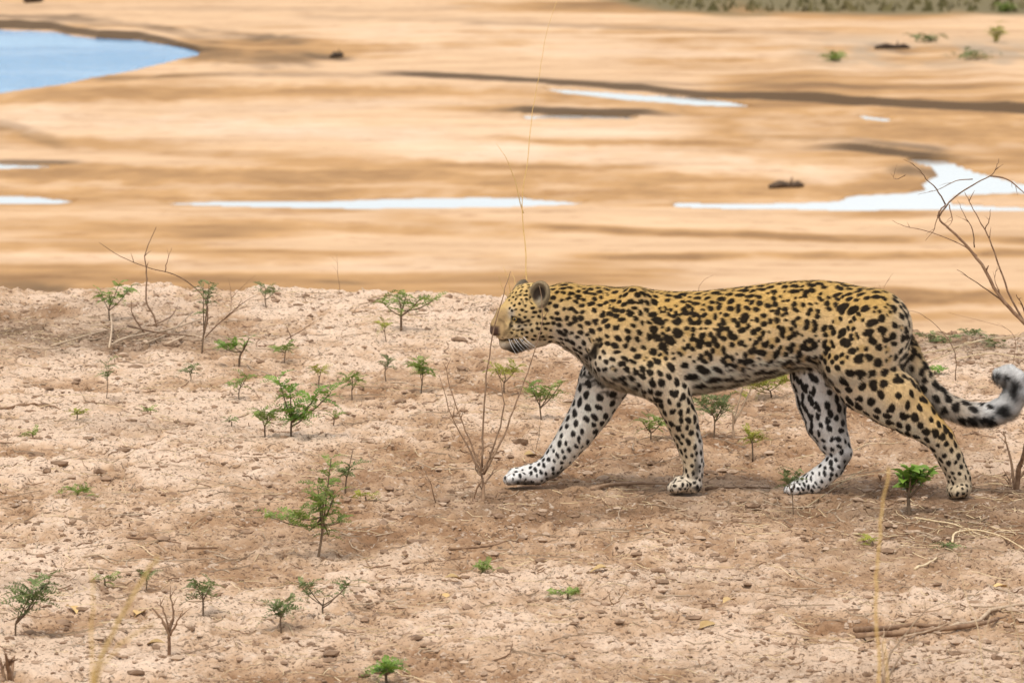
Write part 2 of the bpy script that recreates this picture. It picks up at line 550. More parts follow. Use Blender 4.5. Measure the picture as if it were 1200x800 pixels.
WATER_Z = RIVER_Z - 0.012
POND = [(-900, 30), (-300, 32), (0, 34), (60, 37), (110, 45), (160, 47), (200, 53), (236, 59), (226, 66), (190, 75), (140, 86), (70, 99), (0, 109), (-300, 135), (-900, 160)]
CH_R = [(1064, 187), (1106, 188), (1136, 200), (1166, 207), (1196, 215), (1300, 222), (1400, 240), (1300, 232), (1196, 225.5), (1150, 227), (1116, 230), (1108, 238), (1190, 242), (1400, 246), (1400, 252), (1190, 246.5), (1090, 245), (1000, 246), (900, 245), (790, 242.5), (790, 237), (900, 238), (985, 235), (1000, 229), (1060, 226), (1084, 222), (1086, 214), (1102, 205), (1094, 195)]
CH_L = [(-400, 222), (-60, 226), (40, 229), (88, 235.5), (60, 239), (-60, 237), (-400, 233)]
CH_M = [(180, 238), (260, 234.5), (360, 235.5), (430, 233), (560, 230), (650, 233.5), (692, 238), (600, 242.5), (440, 244), (300, 243)]
CH_T = [(630, 102), (700, 106), (780, 112), (850, 118), (885, 125), (820, 124), (740, 117), (660, 109)]
CH_S = [(610, 134.5), (680, 135), (748, 137.5), (740, 139.5), (620, 138.5)]
CH_S2 = [(1010, 134), (1046, 139), (1042, 142), (1012, 139)]
CH_0 = [(-300, 187), (0, 190.5), (60, 194), (85, 193), (40, 197), (-300, 194)]
water_parts = (POND, CH_R, CH_L, CH_M, CH_T, CH_S, CH_S2, CH_0)
zb = np.maximum(zb, RIVER_Z)
nearw = np.zeros(bx.shape)
wmask = np.zeros(bx.shape, bool)
for W in water_parts:
    hit = (ben < .006) & in_poly(U + 5 * fbm2(bx / .7, by / 3, 3, 95), V + 1.3 * fbm2(bx / .8, by / 3, 3, 96), W)
    wmask |= hit
    for dv_ in (-13, -10, -7, -4, -2, 2, 4, 7):
        nearw = np.maximum(nearw, in_poly(U, V + dv_, W) * 1.0)
zb = np.where((nearw > 0) & (ben < .004), np.minimum(zb, RIVER_Z + 0.003), zb)
zb = np.where(wmask, RIVER_Z - 0.16, zb)
wet = np.where(wmask, 0.9, wet)
# far bank, overgrown, beyond the sand
far = by - (112.5 + 8 * sstep(4.5, 0, bx) + 1.0 * fbm2(bx / 3, bx * 0, 3, 99))
bank = sstep(0, 14, far)
zb += bank * 1.6 + np.clip(by - 150, 0, None) * 0.012
green = sstep(-1.5, 1.5, far + 2 * fbm2(bx / 1.2, by / 3, 3, 98))

me = mesh_np('riverbed', np.stack([bx, by, zb], 1), grid_faces(len(rx), len(ry)))
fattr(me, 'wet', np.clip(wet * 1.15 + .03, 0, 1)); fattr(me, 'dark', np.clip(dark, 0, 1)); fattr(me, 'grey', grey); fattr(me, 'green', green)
m, n, b = new_mat('river_sand')
L = n.links.new
b.inputs['Roughness'].default_value = 0.9
b.inputs['Specular IOR Level'].default_value = 0.15
tc = n.nodes.new('ShaderNodeTexCoord')
wa, da, ga, va = (attr_node(n, k) for k in ('wet', 'dark', 'grey', 'green'))
base = ramp(n, wa.outputs['Fac'], [(0.0, (0.66, 0.485, 0.345)), (0.4, (0.585, 0.395, 0.24)), (0.7, (0.44, 0.255, 0.108)), (1.0, (0.27, 0.150, 0.063))])
mpn = n.nodes.new('ShaderNodeMapping'); mpn.inputs['Scale'].default_value = (0.35, 1.0, 1.0)
L(tc.outputs['Object'], mpn.inputs['Vector'])
n1 = noise_node(n, mpn.outputs['Vector'], 0.9, 6, 0.65)
r1 = ramp(n, n1.outputs['Fac'], [(0.3, (0.80, 0.76, 0.71)), (0.7, (1.08, 1.07, 1.06))])
c1a = mixc(n, 1.0, base.outputs['Color'], r1.outputs['Color'], 'MULTIPLY')
# finer ripple marks, scum lines and flecks of dark silt
mp2 = n.nodes.new('ShaderNodeMapping'); mp2.inputs['Scale'].default_value = (0.5, 1.0, 1.0)
L(tc.outputs['Object'], mp2.inputs['Vector'])
n4 = noise_node(n, mp2.outputs['Vector'], 2.6, 6, 0.7)
r4 = ramp(n, n4.outputs['Fac'], [(0.32, (0.66, 0.58, 0.50)), (0.46, (1, 1, 1)), (0.62, (1, 1, 1)), (0.72, (1.12, 1.12, 1.12))])
c1 = mixc(n, 0.8, c1a.outputs['Color'], r4.outputs['Color'], 'MULTIPLY')
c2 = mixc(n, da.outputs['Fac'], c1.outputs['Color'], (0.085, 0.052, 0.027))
c3 = mixc(n, ga.outputs['Fac'], c2.outputs['Color'], (0.30, 0.235, 0.165))
c4 = mixc(n, va.outputs['Fac'], c3.outputs['Color'], (0.15, 0.12, 0.06))
L(c4.outputs['Color'], b.inputs['Base Color'])
n3 = noise_node(n, tc.outputs['Object'], 6, 5, 0.6)
bp = n.nodes.new('ShaderNodeBump'); bp.inputs['Strength'].default_value = 0.35; bp.inputs['Distance'].default_value = 0.03
L(n3.outputs['Fac'], bp.inputs['Height']); L(bp.outputs['Normal'], b.inputs['Normal'])
riverbed = tag(link('riverbed', me, m), 'broad sandy bed of the nearly dry river below the bank', 'riverbed', kind='structure')


def water_mat(name, col, ripple, scale, rough, calm=1.0):
    m, n, b = new_mat(name)
    b.inputs['Base Color'].default_value = (*col, 1)
    b.inputs['Roughness'].default_value = rough
    b.inputs['IOR'].default_value = 1.33
    b.inputs['Specular IOR Level'].default_value = 0.5
    tc = n.nodes.new('ShaderNodeTexCoord')
    mp = n.nodes.new('ShaderNodeMapping'); mp.inputs['Scale'].default_value = (0.5, 1, 1)
    n.links.new(tc.outputs['Object'], mp.inputs['Vector'])
    z = noise_node(n, mp.outputs['Vector'], scale, 4, 0.6)
    bp = n.nodes.new('ShaderNodeBump'); bp.inputs['Strength'].default_value = 1.0; bp.inputs['Distance'].default_value = ripple
    zc = noise_node(n, mp.outputs['Vector'], 0.3, 3, 0.5)
    rc = ramp(n, zc.outputs['Fac'], [(0.42, (1, 1, 1)), (0.58, (calm, calm, calm))])
    n.links.new(rc.outputs['Color'], bp.inputs['Strength'])
    n.links.new(z.outputs['Fac'], bp.inputs['Height']); n.links.new(bp.outputs['Normal'], b.inputs['Normal'])
    return m


M_POND = water_mat('rippled_blue_water', (0.09, 0.29, 0.52), 0.055, 3.0, 0.12, 0.08)
M_STREAM = water_mat('still_shallow_water', (0.46, 0.46, 0.44), 0.002, 2.0, 0.06)
wlab = {0: ('pond', 'blue rippled pond left standing at the far side of the sand'), 1: ('stream', 'wide bright bend of shallow water beside the bare branches'),
        2: ('stream', 'short pale streak of shallow water beyond the arching twigs'), 3: ('stream', 'long thin white thread of water crossing the sand'),
        4: ('stream', 'pale shallow water along the foot of the dark cut bank'), 5: ('puddle', 'narrow white puddle under a small dark ledge of sand'),
        6: ('puddle', 'small puddle on wet sand between cut bank and stream bend'), 7: ('stream', 'thin dark-edged trickle of water between pond and pale streak')}
for i, W in enumerate(water_parts):
    p = np.array(W, float)
    # a level sheet a little larger than its hollow; the sand's own shore cuts the outline
    c = on_z(p[:, 0], p[:, 1], WATER_Z)
    ex = 0.5
    x0, x1 = c[:, 0].min() - ex, c[:, 0].max() + ex
    y0, y1 = c[:, 1].min() - ex * 2, c[:, 1].max() + ex * 2
    me = mesh_np(wlab[i][0], [(x0, y0, WATER_Z), (x1, y0, WATER_Z), (x1, y1, WATER_Z), (x0, y1, WATER_Z)], [(0, 1, 2, 3)], False)
    # overlapping sheets must not share a plane
    o = link(wlab[i][0], me, M_POND if i == 0 else M_STREAM, loc=(0, 0, -0.0012 * i))
    tag(o, wlab[i][1], 'water', kind='structure')


# ------------------------------------------------------------------ leopard
KPX = 1 / 395.0


def B(px, py, Y=0.0):
    return at_y(px, py, Y)


PIV = B(645, 366, 0.0)
HYAW = R(14)


def headrot(p, amt=1.0):
    a = HYAW * amt
    q = p - PIV
    return PIV + np.array([q[0] * math.cos(a) - q[1] * math.sin(a), q[0] * math.sin(a) + q[1] * math.cos(a), q[2]])


def Hd(px, py, Y=0.0):
    # head points are drawn in the head's own side view, then turned
    p = at_y(645 + (px - 645) * 1.02, py, 0.0)
    p[1] = Y
    return headrot(p)


class Cone:
    def __init__(s, a, b, r1, r2, sy=1.0):
        s.a = np.array(a); s.b = np.array(b); s.r1 = r1; s.r2 = r2; s.sy = sy
        m = max(r1, r2) * max(1, sy)
        s.lo = np.minimum(s.a, s.b) - m; s.hi = np.maximum(s.a, s.b) + m

    def __call__(s, X, Y, Z):
        ba = s.b - s.a
        L2 = float(ba @ ba) + 1e-12
        h = np.clip(((X - s.a[0]) * ba[0] + (Y - s.a[1]) * ba[1] + (Z - s.a[2]) * ba[2]) / L2, 0, 1)
        dx = X - s.a[0] - h * ba[0]; dy = (Y - s.a[1] - h * ba[1]) / s.sy; dz = Z - s.a[2] - h * ba[2]
        return np.sqrt(dx * dx + dy * dy + dz * dz) - (s.r1 + (s.r2 - s.r1) * h)


class Ell:
    def __init__(s, c, r, rot=None):
        s.c = np.array(c); s.r = np.array(r, float); s.M = np.array(rot) if rot is not None else np.eye(3)
        m = s.r.max(); s.lo = s.c - m; s.hi = s.c + m

    def __call__(s, X, Y, Z):
        x = X - s.c[0]; y = Y - s.c[1]; z = Z - s.c[2]
        M = s.M
        u = (M[0][0] * x + M[1][0] * y + M[2][0] * z) / s.r[0]
        v = (M[0][1] * x + M[1][1] * y + M[2][1] * z) / s.r[1]
        w = (M[0][2] * x + M[1][2] * y + M[2][2] * z) / s.r[2]
        q = np.sqrt(u * u + v * v + w * w) + 1e-6
        g = np.sqrt((u / s.r[0]) ** 2 + (v / s.r[1]) ** 2 + (w / s.r[2]) ** 2) + 1e-6
        return q * (q - 1) / g


class Torso:
    def __init__(s, tab):
        t = np.array(tab, float)
        x = (t[:, 0] - 600) * KPX
        zt = np.array([B(a, b_)[2] for a, b_ in t[:, :2]])
        zb_ = np.array([B(a, b_)[2] for a, b_ in t[:, [0, 2]]])
        g = np.linspace(x[0], x[-1], 240)
        def sm(v):
            w = np.interp(g, x, v)
            k = np.exp(-np.linspace(-2, 2, 15) ** 2); k /= k.sum()
            return np.convolve(np.pad(w, 7, mode='reflect', reflect_type='odd'), k, 'valid')
        s.g = g; s.c = sm((zt + zb_) / 2); s.h = sm((zt - zb_) / 2); s.w = sm(t[:, 3])
        s.lo = np.array([x[0], -.2, zb_.min()]); s.hi = np.array([x[-1], .2, zt.max()])

    def __call__(s, X, Y, Z):
        c = np.interp(X, s.g, s.c); h = np.maximum(np.interp(X, s.g, s.h), 0.01); w = np.maximum(np.interp(X, s.g, s.w), 0.01)
        u = Y / w; v = (Z - c) / h
        # fuller low on the ribs, narrower along the spine
        u = u * (1 + 0.13 * np.clip(v, -1, 1))
        q = np.sqrt(u * u + v * v) + 1e-6
        g = np.sqrt((u / w) ** 2 + (v / h) ** 2) + 1e-6
        d = q * (q - 1) / g
        e = np.maximum(s.g[0] - X, X - s.g[-1])
        return np.maximum(d, e)


def chain(pts, sy=1.0, f=B):
    out = []
    for p, q in zip(pts[:-1], pts[1:]):
        out.append(Cone(f(p[0], p[1], p[2]), f(q[0], q[1], q[2]), p[3] * KPX, q[3] * KPX, sy))
    return out


def toes(px, py, Y, ang, r=6.5, spread=9.5, ln=11, dy=0.0, flip=1):
    """four toes fanned at the front of a paw; toe tips rest on the ground"""
    out = []
    for k, (o, fwd) in enumerate(((-1.5, 4), (-.5, 0), (.5, 0), (1.5, 4))):
        yy = Y + o * spread * KPX
        a = B(px + ln + fwd * .6, py - 1.5, yy); bq = B(px + fwd, py + 1.0 - o * 0, yy)
        a[2] += yy * 0; out.append(Cone(a, bq, r * KPX * 0.95, r * KPX * 0.92))
    return out


GR = {}
GR['torso'] = [Torso([(668, 352, 402, .055), (685, 342, 424, .082), (705, 339, 444, .100), (725, 337.5, 455, .113), (745, 336, 461, .121), (765, 340, 464, .126), (790, 342, 464, .129), (820, 341.5, 460, .132), (850, 338.5, 454, .133),
                       (880, 335, 447, .130), (910, 331, 439, .123), (935, 329, 431, .117), (960, 328.5, 428, .116), (985, 331, 432, .118), (1008, 337, 438, .116), (1028, 348, 440, .108), (1045, 365, 438, .092), (1058, 386, 430, .066), (1067, 403, 420, .035)])]
GR['neck'] = chain([(640, 366, 0, 31), (664, 368, 0, 36), (693, 378, 0, 41), (728, 394, 0, 50)], 0.92)
GR['shoulder'] = chain([(744, 352, -.060, 15), (732, 390, -.080, 22), (722, 424, -.088, 26)]) + chain([(722, 424, -.088, 26), (768, 440, -.092, 25)]) \
    + chain([(744, 352, .060, 15), (732, 390, .080, 22), (716, 424, .085, 26)])
GR['lf'] = chain([(768, 440, -.092, 26), (787, 462, -.092, 21.5), (799, 492, -.088, 18.5), (808, 520, -.082, 15), (813, 543, -.078, 12), (812.5, 556, -.076, 11.5), (808, 566, -.075, 11)]) \
    + chain([(812, 567, -.075, 11), (797, 567.5, -.075, 10)], 1.35)
GR['lftoe'] = toes(788, 570, -.076, 0, 7, 9.2)
GR['rf'] = chain([(722, 424, .080, 32), (708, 447, .078, 30), (694, 479, .075, 24), (675, 508, .072, 20), (658, 531, .070, 16.5), (645, 546, .068, 14), (632, 553, .066, 12.5), (616, 556, .065, 11)]) \
    + chain([(630, 556, .066, 11.5), (604, 557.5, .066, 10)], 1.3)
GR['rftoe'] = toes(596, 560.5, .066, 0, 7, 9.0)
GR['lh'] = chain([(1022, 384, -.062, 46), (1008, 425, -.072, 44), (1018, 446, -.078, 38), (1046, 467, -.084, 33), (1069, 486, -.088, 25), (1089, 502, -.090, 18.5), (1102, 514, -.090, 16), (1114, 537, -.090, 14.5), (1124, 560, -.090, 13.5), (1125, 569, -.090, 12.5)]) \
    + chain([(1127, 571, -.090, 12), (1119, 573, -.090, 10.5)], 1.25)
GR['lhtoe'] = toes(1117, 575.5, -.092, 0, 7, 8.6, 8)
GR['rh'] = chain([(985, 395, .060, 48), (962, 440, .062, 36), (963, 468, .055, 29.5), (968, 496, .048, 23.5), (977, 516, .042, 18.5), (985, 530, .038, 13.5), (976, 547, .036, 13), (960, 560, .034, 13), (944, 568, .032, 11.5)]) \
    + chain([(952, 567, .032, 11.5), (934, 570, .032, 9.5)], 1.25)
GR['rhtoe'] = toes(924, 573, .032, 0, 6.5, 8.4)
GR['tail'] = chain([(1030, 372, 0, 20), (1048, 392, 0, 18), (1062, 413, -.004, 15.5), (1073, 434, -.008, 14), (1088, 457, -.012, 13), (1108, 474, -.015, 12.5), (1134, 484, -.018, 12), (1160, 485.5, -.02, 12.5), (1180, 477, -.02, 13), (1190, 461, -.02, 13),
                    (1189, 447, -.02, 12.5), (1181, 440, -.02, 11), (1172, 440.5, -.02, 8.5)])
hx = lambda v: v * KPX
YAW = np.array([[math.cos(HYAW), -math.sin(HYAW), 0], [math.sin(HYAW), math.cos(HYAW), 0], [0, 0, 1]])


def HE(px, py, Y, r, pitch=0.0):
    c, s_ = math.cos(pitch), math.sin(pitch)
    P = np.array([[c, 0, s_], [0, 1, 0], [-s_, 0, c]])
    return Ell(Hd(px, py, Y), [hx(q) for q in r], YAW @ P)


GR['head'] = [HE(622, 360.5, 0, (30, 27, 30)), HE(627, 377, -.030, (22, 15, 20)), HE(627, 377, .030, (22, 15, 20))] \
    + chain([(612, 372, 0, 21), (597, 384, 0, 15.5)], 1.12, Hd) + chain([(604, 356, 0, 12.5), (592, 367, 0, 10.5), (582, 379, 0, 8)], 1.0, Hd) \
    + chain([(581, 383.5, 0, 6.5), (578.5, 386, 0, 5)], 1.3, Hd) \
    + chain([(590, 388, -.013, 9.5), (604, 388, -.020, 11)], 1, Hd) + chain([(590, 388, .013, 9.5), (604, 388, .020, 11)], 1, Hd) \
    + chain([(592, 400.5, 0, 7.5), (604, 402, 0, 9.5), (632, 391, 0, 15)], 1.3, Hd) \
    + chain([(597, 361, -.026, 5), (608, 358, -.040, 5)], 1, Hd) + chain([(597, 361, .026, 5), (608, 358, .040, 5)], 1, Hd)


def ear_rot(side):
    # ear dish: local x = dish axis (thin), opening outward, forward and a little up
    a = np.array([-.58, -.78 * side, .18]); a = YAW @ a; a /= np.linalg.norm(a)
    up = np.array([.10, -.28 * side, 1.0]); up = YAW @ up; up -= a * (up @ a); up /= np.linalg.norm(up)
    w = np.cross(up, a)
    return np.stack([a, w, up], 1)


EARC = {}
GR['ear'] = []
CUT = []
for side in (1, -1):
    Mr = ear_rot(side)
    c = Hd(626, 342.5, -.056 * side) if side == 1 else Hd(614, 344.5, .046)
    EARC[side] = (c, Mr)
    GR['ear'].append(Ell(c, [hx(6.5), hx(13.5), hx(16.5)], Mr))
    CUT.append(Ell(c + Mr[:, 0] * hx(5.6) + Mr[:, 2] * hx(.2), [hx(7.8), hx(10.8), hx(13.8)], Mr))
EYE = {s: Hd(600.5, 371, -.0345 * s) for s in (1, -1)}
SOCK = [Ell(EYE[s] + (YAW @ np.array([-.004, -.004 * s, 0.0005])), [.0098, .0098, .0072], YAW) for s in (1, -1)]

BLEND = {'torso': 0, 'neck': .035, 'shoulder': .035, 'lf': .022, 'lftoe': .006, 'rf': .022, 'rftoe': .006, 'lh': .035, 'lhtoe': .006, 'rh': .03, 'rhtoe': .006, 'tail': .014, 'head': .018, 'ear': .007}
VOX = 0.0031
lo = np.array([-0.09, -0.185, -0.05]); hi = np.array([1.56, 0.185, 0.70])
nn = np.ceil((hi - lo) / VOX).astype(int)
F = np.full(nn, 0.15, np.float32)
ax = [lo[i] + VOX * np.arange(nn[i]) for i in range(3)]


def sub(pr, m):
    i0 = np.clip(((pr.lo - m - lo) / VOX).astype(int), 0, nn); i1 = np.clip(((pr.hi + m - lo) / VOX).astype(int) + 2, 0, nn)
    sl = tuple(slice(a, b_) for a, b_ in zip(i0, i1))
    return sl, ax[0][sl[0]][:, None, None], ax[1][sl[1]][None, :, None], ax[2][sl[2]][None, None, :]


def smin(a, b_, k):
    if k <= 0: return np.minimum(a, b_)
    h = np.maximum(k - np.abs(a - b_), 0) / k
    return np.minimum(a, b_) - h * h * k * 0.25


for g in ('torso', 'neck', 'shoulder', 'lf', 'rf', 'lh', 'rh', 'tail', 'head', 'ear', 'lftoe', 'rftoe', 'lhtoe', 'rhtoe'):
    inner = {'lf': .004, 'rf': .004, 'lh': .006, 'rh': .006, 'head': .008, 'tail': .004, 'neck': .01, 'shoulder': .012}.get(g, 0)
    T = np.full(nn, 0.15, np.float32)
    for pr in GR[g]:
        sl, X, Y, Z = sub(pr, 0.05)
        T[sl] = smin(T[sl], pr(X, Y, Z).astype(np.float32), inner)
    F = smin(F, T, BLEND[g]).astype(np.float32)
for pr in CUT:
    sl, X, Y, Z = sub(pr, 0.02)
    a = F[sl]; b_ = -pr(X, Y, Z)
    F[sl] = -smin(-a, -b_, 0.003)
for pr in SOCK:
    sl, X, Y, Z = sub(pr, 0.02)
    F[sl] = -smin(-F[sl], pr(X, Y, Z), 0.003)
# the line of the mouth: a shallow groove along both lips
for s in (1, -1):
    gp = [Hd(580, 394.5, -.004 * s), Hd(588, 396.5, -.024 * s), Hd(600, 396.5, -.037 * s), Hd(611, 394, -.044 * s)]
    for a_, b2 in zip(gp[:-1], gp[1:]):
        pr = Cone(a_, b2, .0028, .0028)
        sl, X, Y, Z = sub(pr, 0.02)
        F[sl] = -smin(-F[sl], pr(X, Y, Z), 0.003)


def surface_nets(F):
    S = F < 0
    nc = np.array(F.shape) - 1
    def cid(i, j, k): return (i * nc[1] + j) * nc[2] + k
    acc_id = []; acc_p = []; quads = []
    for axn in range(3):
        s0 = [slice(None)] * 3; s1 = [slice(None)] * 3
        s0[axn] = slice(None, -1); s1[axn] = slice(1, None)
        A = S[tuple(s0)]; Bq = S[tuple(s1)]
        I = np.argwhere(A != Bq)
        f0 = F[tuple(s0)][tuple(I.T)]; f1 = F[tuple(s1)][tuple(I.T)]
        P = I.astype(np.float64); P[:, axn] += f0 / (f0 - f1)
        o1, o2 = [a for a in range(3) if a != axn]
        cells = []
        for d1, d2 in ((1, 1), (0, 1), (0, 0), (1, 0)):
            J = I.copy(); J[:, o1] -= d1; J[:, o2] -= d2
            c = cid(J[:, 0], J[:, 1], J[:, 2])
            cells.append(c); acc_id.append(c); acc_p.append(P)
        q = np.stack(cells, 1)
        ins = f0 < 0
        flip = ins if axn != 1 else ~ins
        q = np.where(flip[:, None], q, q[:, ::-1])
        quads.append(q)
    ids = np.concatenate(acc_id); P = np.concatenate(acc_p)
    uq, inv = np.unique(ids, return_inverse=True)
    cnt = np.bincount(inv)
    V = np.stack([np.bincount(inv, P[:, a]) / cnt for a in range(3)], 1)
    Q = np.searchsorted(uq, np.concatenate(quads))
    return V, Q


LV, LQ = surface_nets(F)
LV = lo + LV * VOX


def vnormals(V, Q):
    n_ = np.cross(V[Q[:, 2]] - V[Q[:, 0]], V[Q[:, 3]] - V[Q[:, 1]])
    N = np.zeros_like(V)
    for k in range(4):
        for a in range(3):
            N[:, a] += np.bincount(Q[:, k], n_[:, a], len(V))
    return N / (np.linalg.norm(N, axis=1, keepdims=True) + 1e-12)


# a couple of relaxing passes take the voxel steps out
for it in range(2):
    S_ = np.zeros_like(LV); W_ = np.zeros(len(LV))
    for k in range(4):
        a = LQ[:, k]; b_ = LQ[:, (k + 1) % 4]
        for c in range(3):
            S_[:, c] += np.bincount(a, LV[b_, c], len(LV)) + np.bincount(b_, LV[a, c], len(LV))
        W_ += np.bincount(a, minlength=len(LV)) + np.bincount(b_, minlength=len(LV))
    LV = LV + 0.4 * (S_ / W_[:, None] - LV)
LN = vnormals(LV, LQ)
ray_c = LV.mean(0)
if ((LV - ray_c) * LN).sum(1).mean() < 0:
    LQ = LQ[:, ::-1]; LN = -LN

# ---- which limb is each point on?
def gdist(g, P):
    return np.min([pr(P[:, 0], P[:, 1], P[:, 2]) for pr in GR[g]], axis=0)


D = {g: gdist(g, LV) for g in GR}
def wt(names, soft=.018):
    own = np.min([D[g] for g in names], 0)
    oth = np.min([D[g] for g in D if g not in names], 0)
    return sstep(-soft, soft, oth - own)


w_head = np.maximum(wt(['head', 'ear'], .012), sstep(652, 640, 600 + 395 * LV[:, 0]) * (LV[:, 2] > .36))
w_ear = wt(['ear'], .003)
w_lf = wt(['lf', 'lftoe']); w_rf = wt(['rf', 'rftoe']); w_lh = wt(['lh', 'lhtoe'], .03); w_rh = wt(['rh', 'rhtoe'])
w_tail = wt(['tail'], .01)
UU, VV = project(LV)                # layout of the coat in the animal's side view
YY = LV[:, 1]; NY = LN[:, 1]
NZn = LN[:, 2]

# head-local side coordinates, for markings on both cheeks
q = LV - PIV
HX = q[:, 0] * math.cos(HYAW) + q[:, 1] * math.sin(HYAW)
HYl = -q[:, 0] * math.sin(HYAW) + q[:, 1] * math.cos(HYAW)
hu = 645 + HX * 395 / 1.02
hv = 366 - q[:, 2] * 395 * math.cos(R(7))

# ---- ground colour of the coat
gold = np.array([.59, .36, .115]); tawny = np.array([.69, .475, .235]); cream = np.array([.86, .77, .63]); white = np.array([.77, .735, .69])
top = sstep(.1, .75, NZn)
low = sstep(395, 455, VV)
col = tawny + (gold - tawny) * top[:, None]
belly = np.clip(sstep(.15, -.75, NZn) * 0.9 + 0.75 * sstep(408, 452, VV) * sstep(1000, 900, UU) * sstep(760, 840, UU), 0, 1)
col = col + (cream - col) * belly[:, None]
col = col + (cream - col) * (0.35 * low * (1 - w_lh))[:, None]
def blend(mask, c):
    global col
    col = col + (np.array(c) - col) * np.clip(mask, 0, 1)[:, None]
# limbs: inner faces white, outer faces fade to pale buff toward the feet
legtan = np.array([.70, .52, .29])
blend(w_lf * sstep(-.3, .6, NY) * .9, white)
blend(w_rf * sstep(.3, -.3, NY), white)
blend(w_rh * sstep(.3, -.3, NY) * sstep(405, 445, VV), white)
blend(w_lh * sstep(0, .7, NY), white)
blend(w_lf * sstep(.2, -.4, NY) * sstep(450, 490, VV) * .6, legtan)
blend(w_lf * sstep(810, 822, UU) * sstep(470, 500, VV) * .8, white)
blend(w_lf * sstep(545, 562, VV) * .75, (.66, .57, .46))
blend(w_lh * sstep(505, 540, VV) * .85, (.58, .47, .33))
blend(w_lh * sstep(1035, 1065, UU) * sstep(470, 420, VV) * .45, cream)
blend(w_tail * sstep(420, 465, VV) * .75, (.62, .53, .43))
blend(w_tail * sstep(1120, 1165, UU), (.72, .70, .67))
# chest and throat
blend(sstep(670, 690, UU) * sstep(740, 700, UU) * sstep(395, 440, VV) * .7, cream)
blend(sstep(636, 660, UU) * sstep(700, 670, UU) * sstep(380, 402, VV) * .55, cream)
# face
blend(w_head * .6, (.64, .45, .19))
blend(w_head * sstep(603, 588, hu) * sstep(372, 388, hv) * .0, white)
blend(w_head * sstep(394, 402, hv) * .8, (.70, .62, .5))
ch = np.exp(-((hu - 620) / 16) ** 2 - ((hv - 383) / 13) ** 2); blend(w_head * ch * .5, (.72, .56, .32))
blend(w_head * np.exp(-((hu - 604) / 9) ** 2 - ((hv - 379) / 3) ** 2) * .8, (.80, .70, .52))
blend(w_head * np.exp(-((hu - 595) / 3.4) ** 2 - ((hv - 364) / 6) ** 2) * .8, (.72, .66, .56))
blend(w_head * sstep(597, 586, hu) * sstep(352, 364, hv) * sstep(394, 386, hv) * .75, (.36, .235, .12))
blend(w_head * sstep(585, 580, hu) * sstep(377, 381, hv) * sstep(393, 389, hv), (.10, .060, .045))
# ears: grey-brown rim, dark hollow and dark back
eu = np.zeros(len(LV)); ev = np.full(len(LV), 9.0)
for s in (1, -1):
    c, Mr = EARC[s]
    l = (LV - c) @ Mr
    rr = np.sqrt((l[:, 1] / hx(10.5)) ** 2 + (l[:, 2] / hx(13)) ** 2)
    near = (YY * s < 0) & (np.linalg.norm(LV - c, axis=1) < .05)
    facing = (LN @ Mr[:, 0])
    m_ = near * w_ear
    blend(m_ * .85, (.19, .15, .10))
    blend(m_ * sstep(.2, -.3, facing) * .8, (.10, .08, .06))
    blend(m_ * sstep(.0, .4, facing) * sstep(.95, .6, rr) * sstep(-.024, -.010, -.4 * l[:, 1] + l[:, 2]) * .95, (.03, .02, .015))
    blend(m_ * sstep(.0, .4, facing) * np.exp(-((l[:, 1] - .006) / .007) ** 2) * sstep(.9, .5, rr) * sstep(.002, -.01, l[:, 2]) * .5, (.42, .36, .27))

# ---- spots: blue-noise centres over the skin, size and kind by place
def lerp01(a, b, t):
    return a + (b - a) * min(1, max(0, t))


def spot_spec(i):
    """least spacing, radius, rosette chance"""
    u, v = UU[i], VV[i]
    if w_ear[i] > .4: return None
    if w_head[i] > .5:
        if hu[i] < 594 and hv[i] > 347: return None
        if hv[i] > 396 and hu[i] < 640: return None
        f = (hu[i] - 595) / 50
        return (lerp01(.0108, .0170, f), lerp01(.0042, .0068, f), 0)
    if w_tail[i] > .5:
        if u > 1165: return None
        return (.0255, .0125, 0)
    if w_lf[i] > .55:
        t = (v - 455) / 110; return (lerp01(.0255, .0125, t), lerp01(.0118, .0052, t), 0)
    if w_rf[i] > .5 and v > 440:
        t = (v - 450) / 105; return (lerp01(.031, .0150, t), lerp01(.0128, .0056, t), 0)
    if w_rh[i] > .5 and v > 425:
        t = (v - 440) / 125; return (lerp01(.031, .0140, t), lerp01(.0132, .0054, t), 0)
    if w_lh[i] > .5 and v > 470:
        t = (v - 480) / 90; return (lerp01(.0300, .0145, t), lerp01(.0136, .0055, t), 0)
    if u < 765:
        f = (u - 645) / 110
        return (lerp01(.0170, .0210, f), lerp01(.0080, .0100, f), lerp01(0, .08, f))
    if NZn[i] > .75: return (.0245, .0112, .1)
    if v > 428 and u < 960: return (.036, .0150, 0)
    if u > 955:
        g_ = (u - 955) / 80
        if v > 425: return (.0305, .0135, .0)
        return (lerp01(.038, .0245, g_), lerp01(.0212, .0116, g_), lerp01(.97, .10, g_))
    f = (u - 765) / 55
    return (lerp01(.0245, .0385, f), lerp01(.0125, .0218, f), lerp01(.35, 1.0, f))


order = RNG.permutation(len(LV))[:70000]
acc = []; accP = np.zeros((4000, 3)); accS = np.zeros(4000); accN = np.zeros((4000, 3)); na = 0
for i in order:
    sp = spot_spec(i)
    if sp is None: continue
    if na:
        dd = ((accP[:na] - LV[i]) ** 2).sum(1)
        lim = ((accS[:na] + sp[0]) * .5) ** 2
        if (dd < lim).any(): continue
    accP[na] = LV[i]; accS[na] = sp[0]; na += 1
    acc.append((i, sp))
    if na >= 3990: break

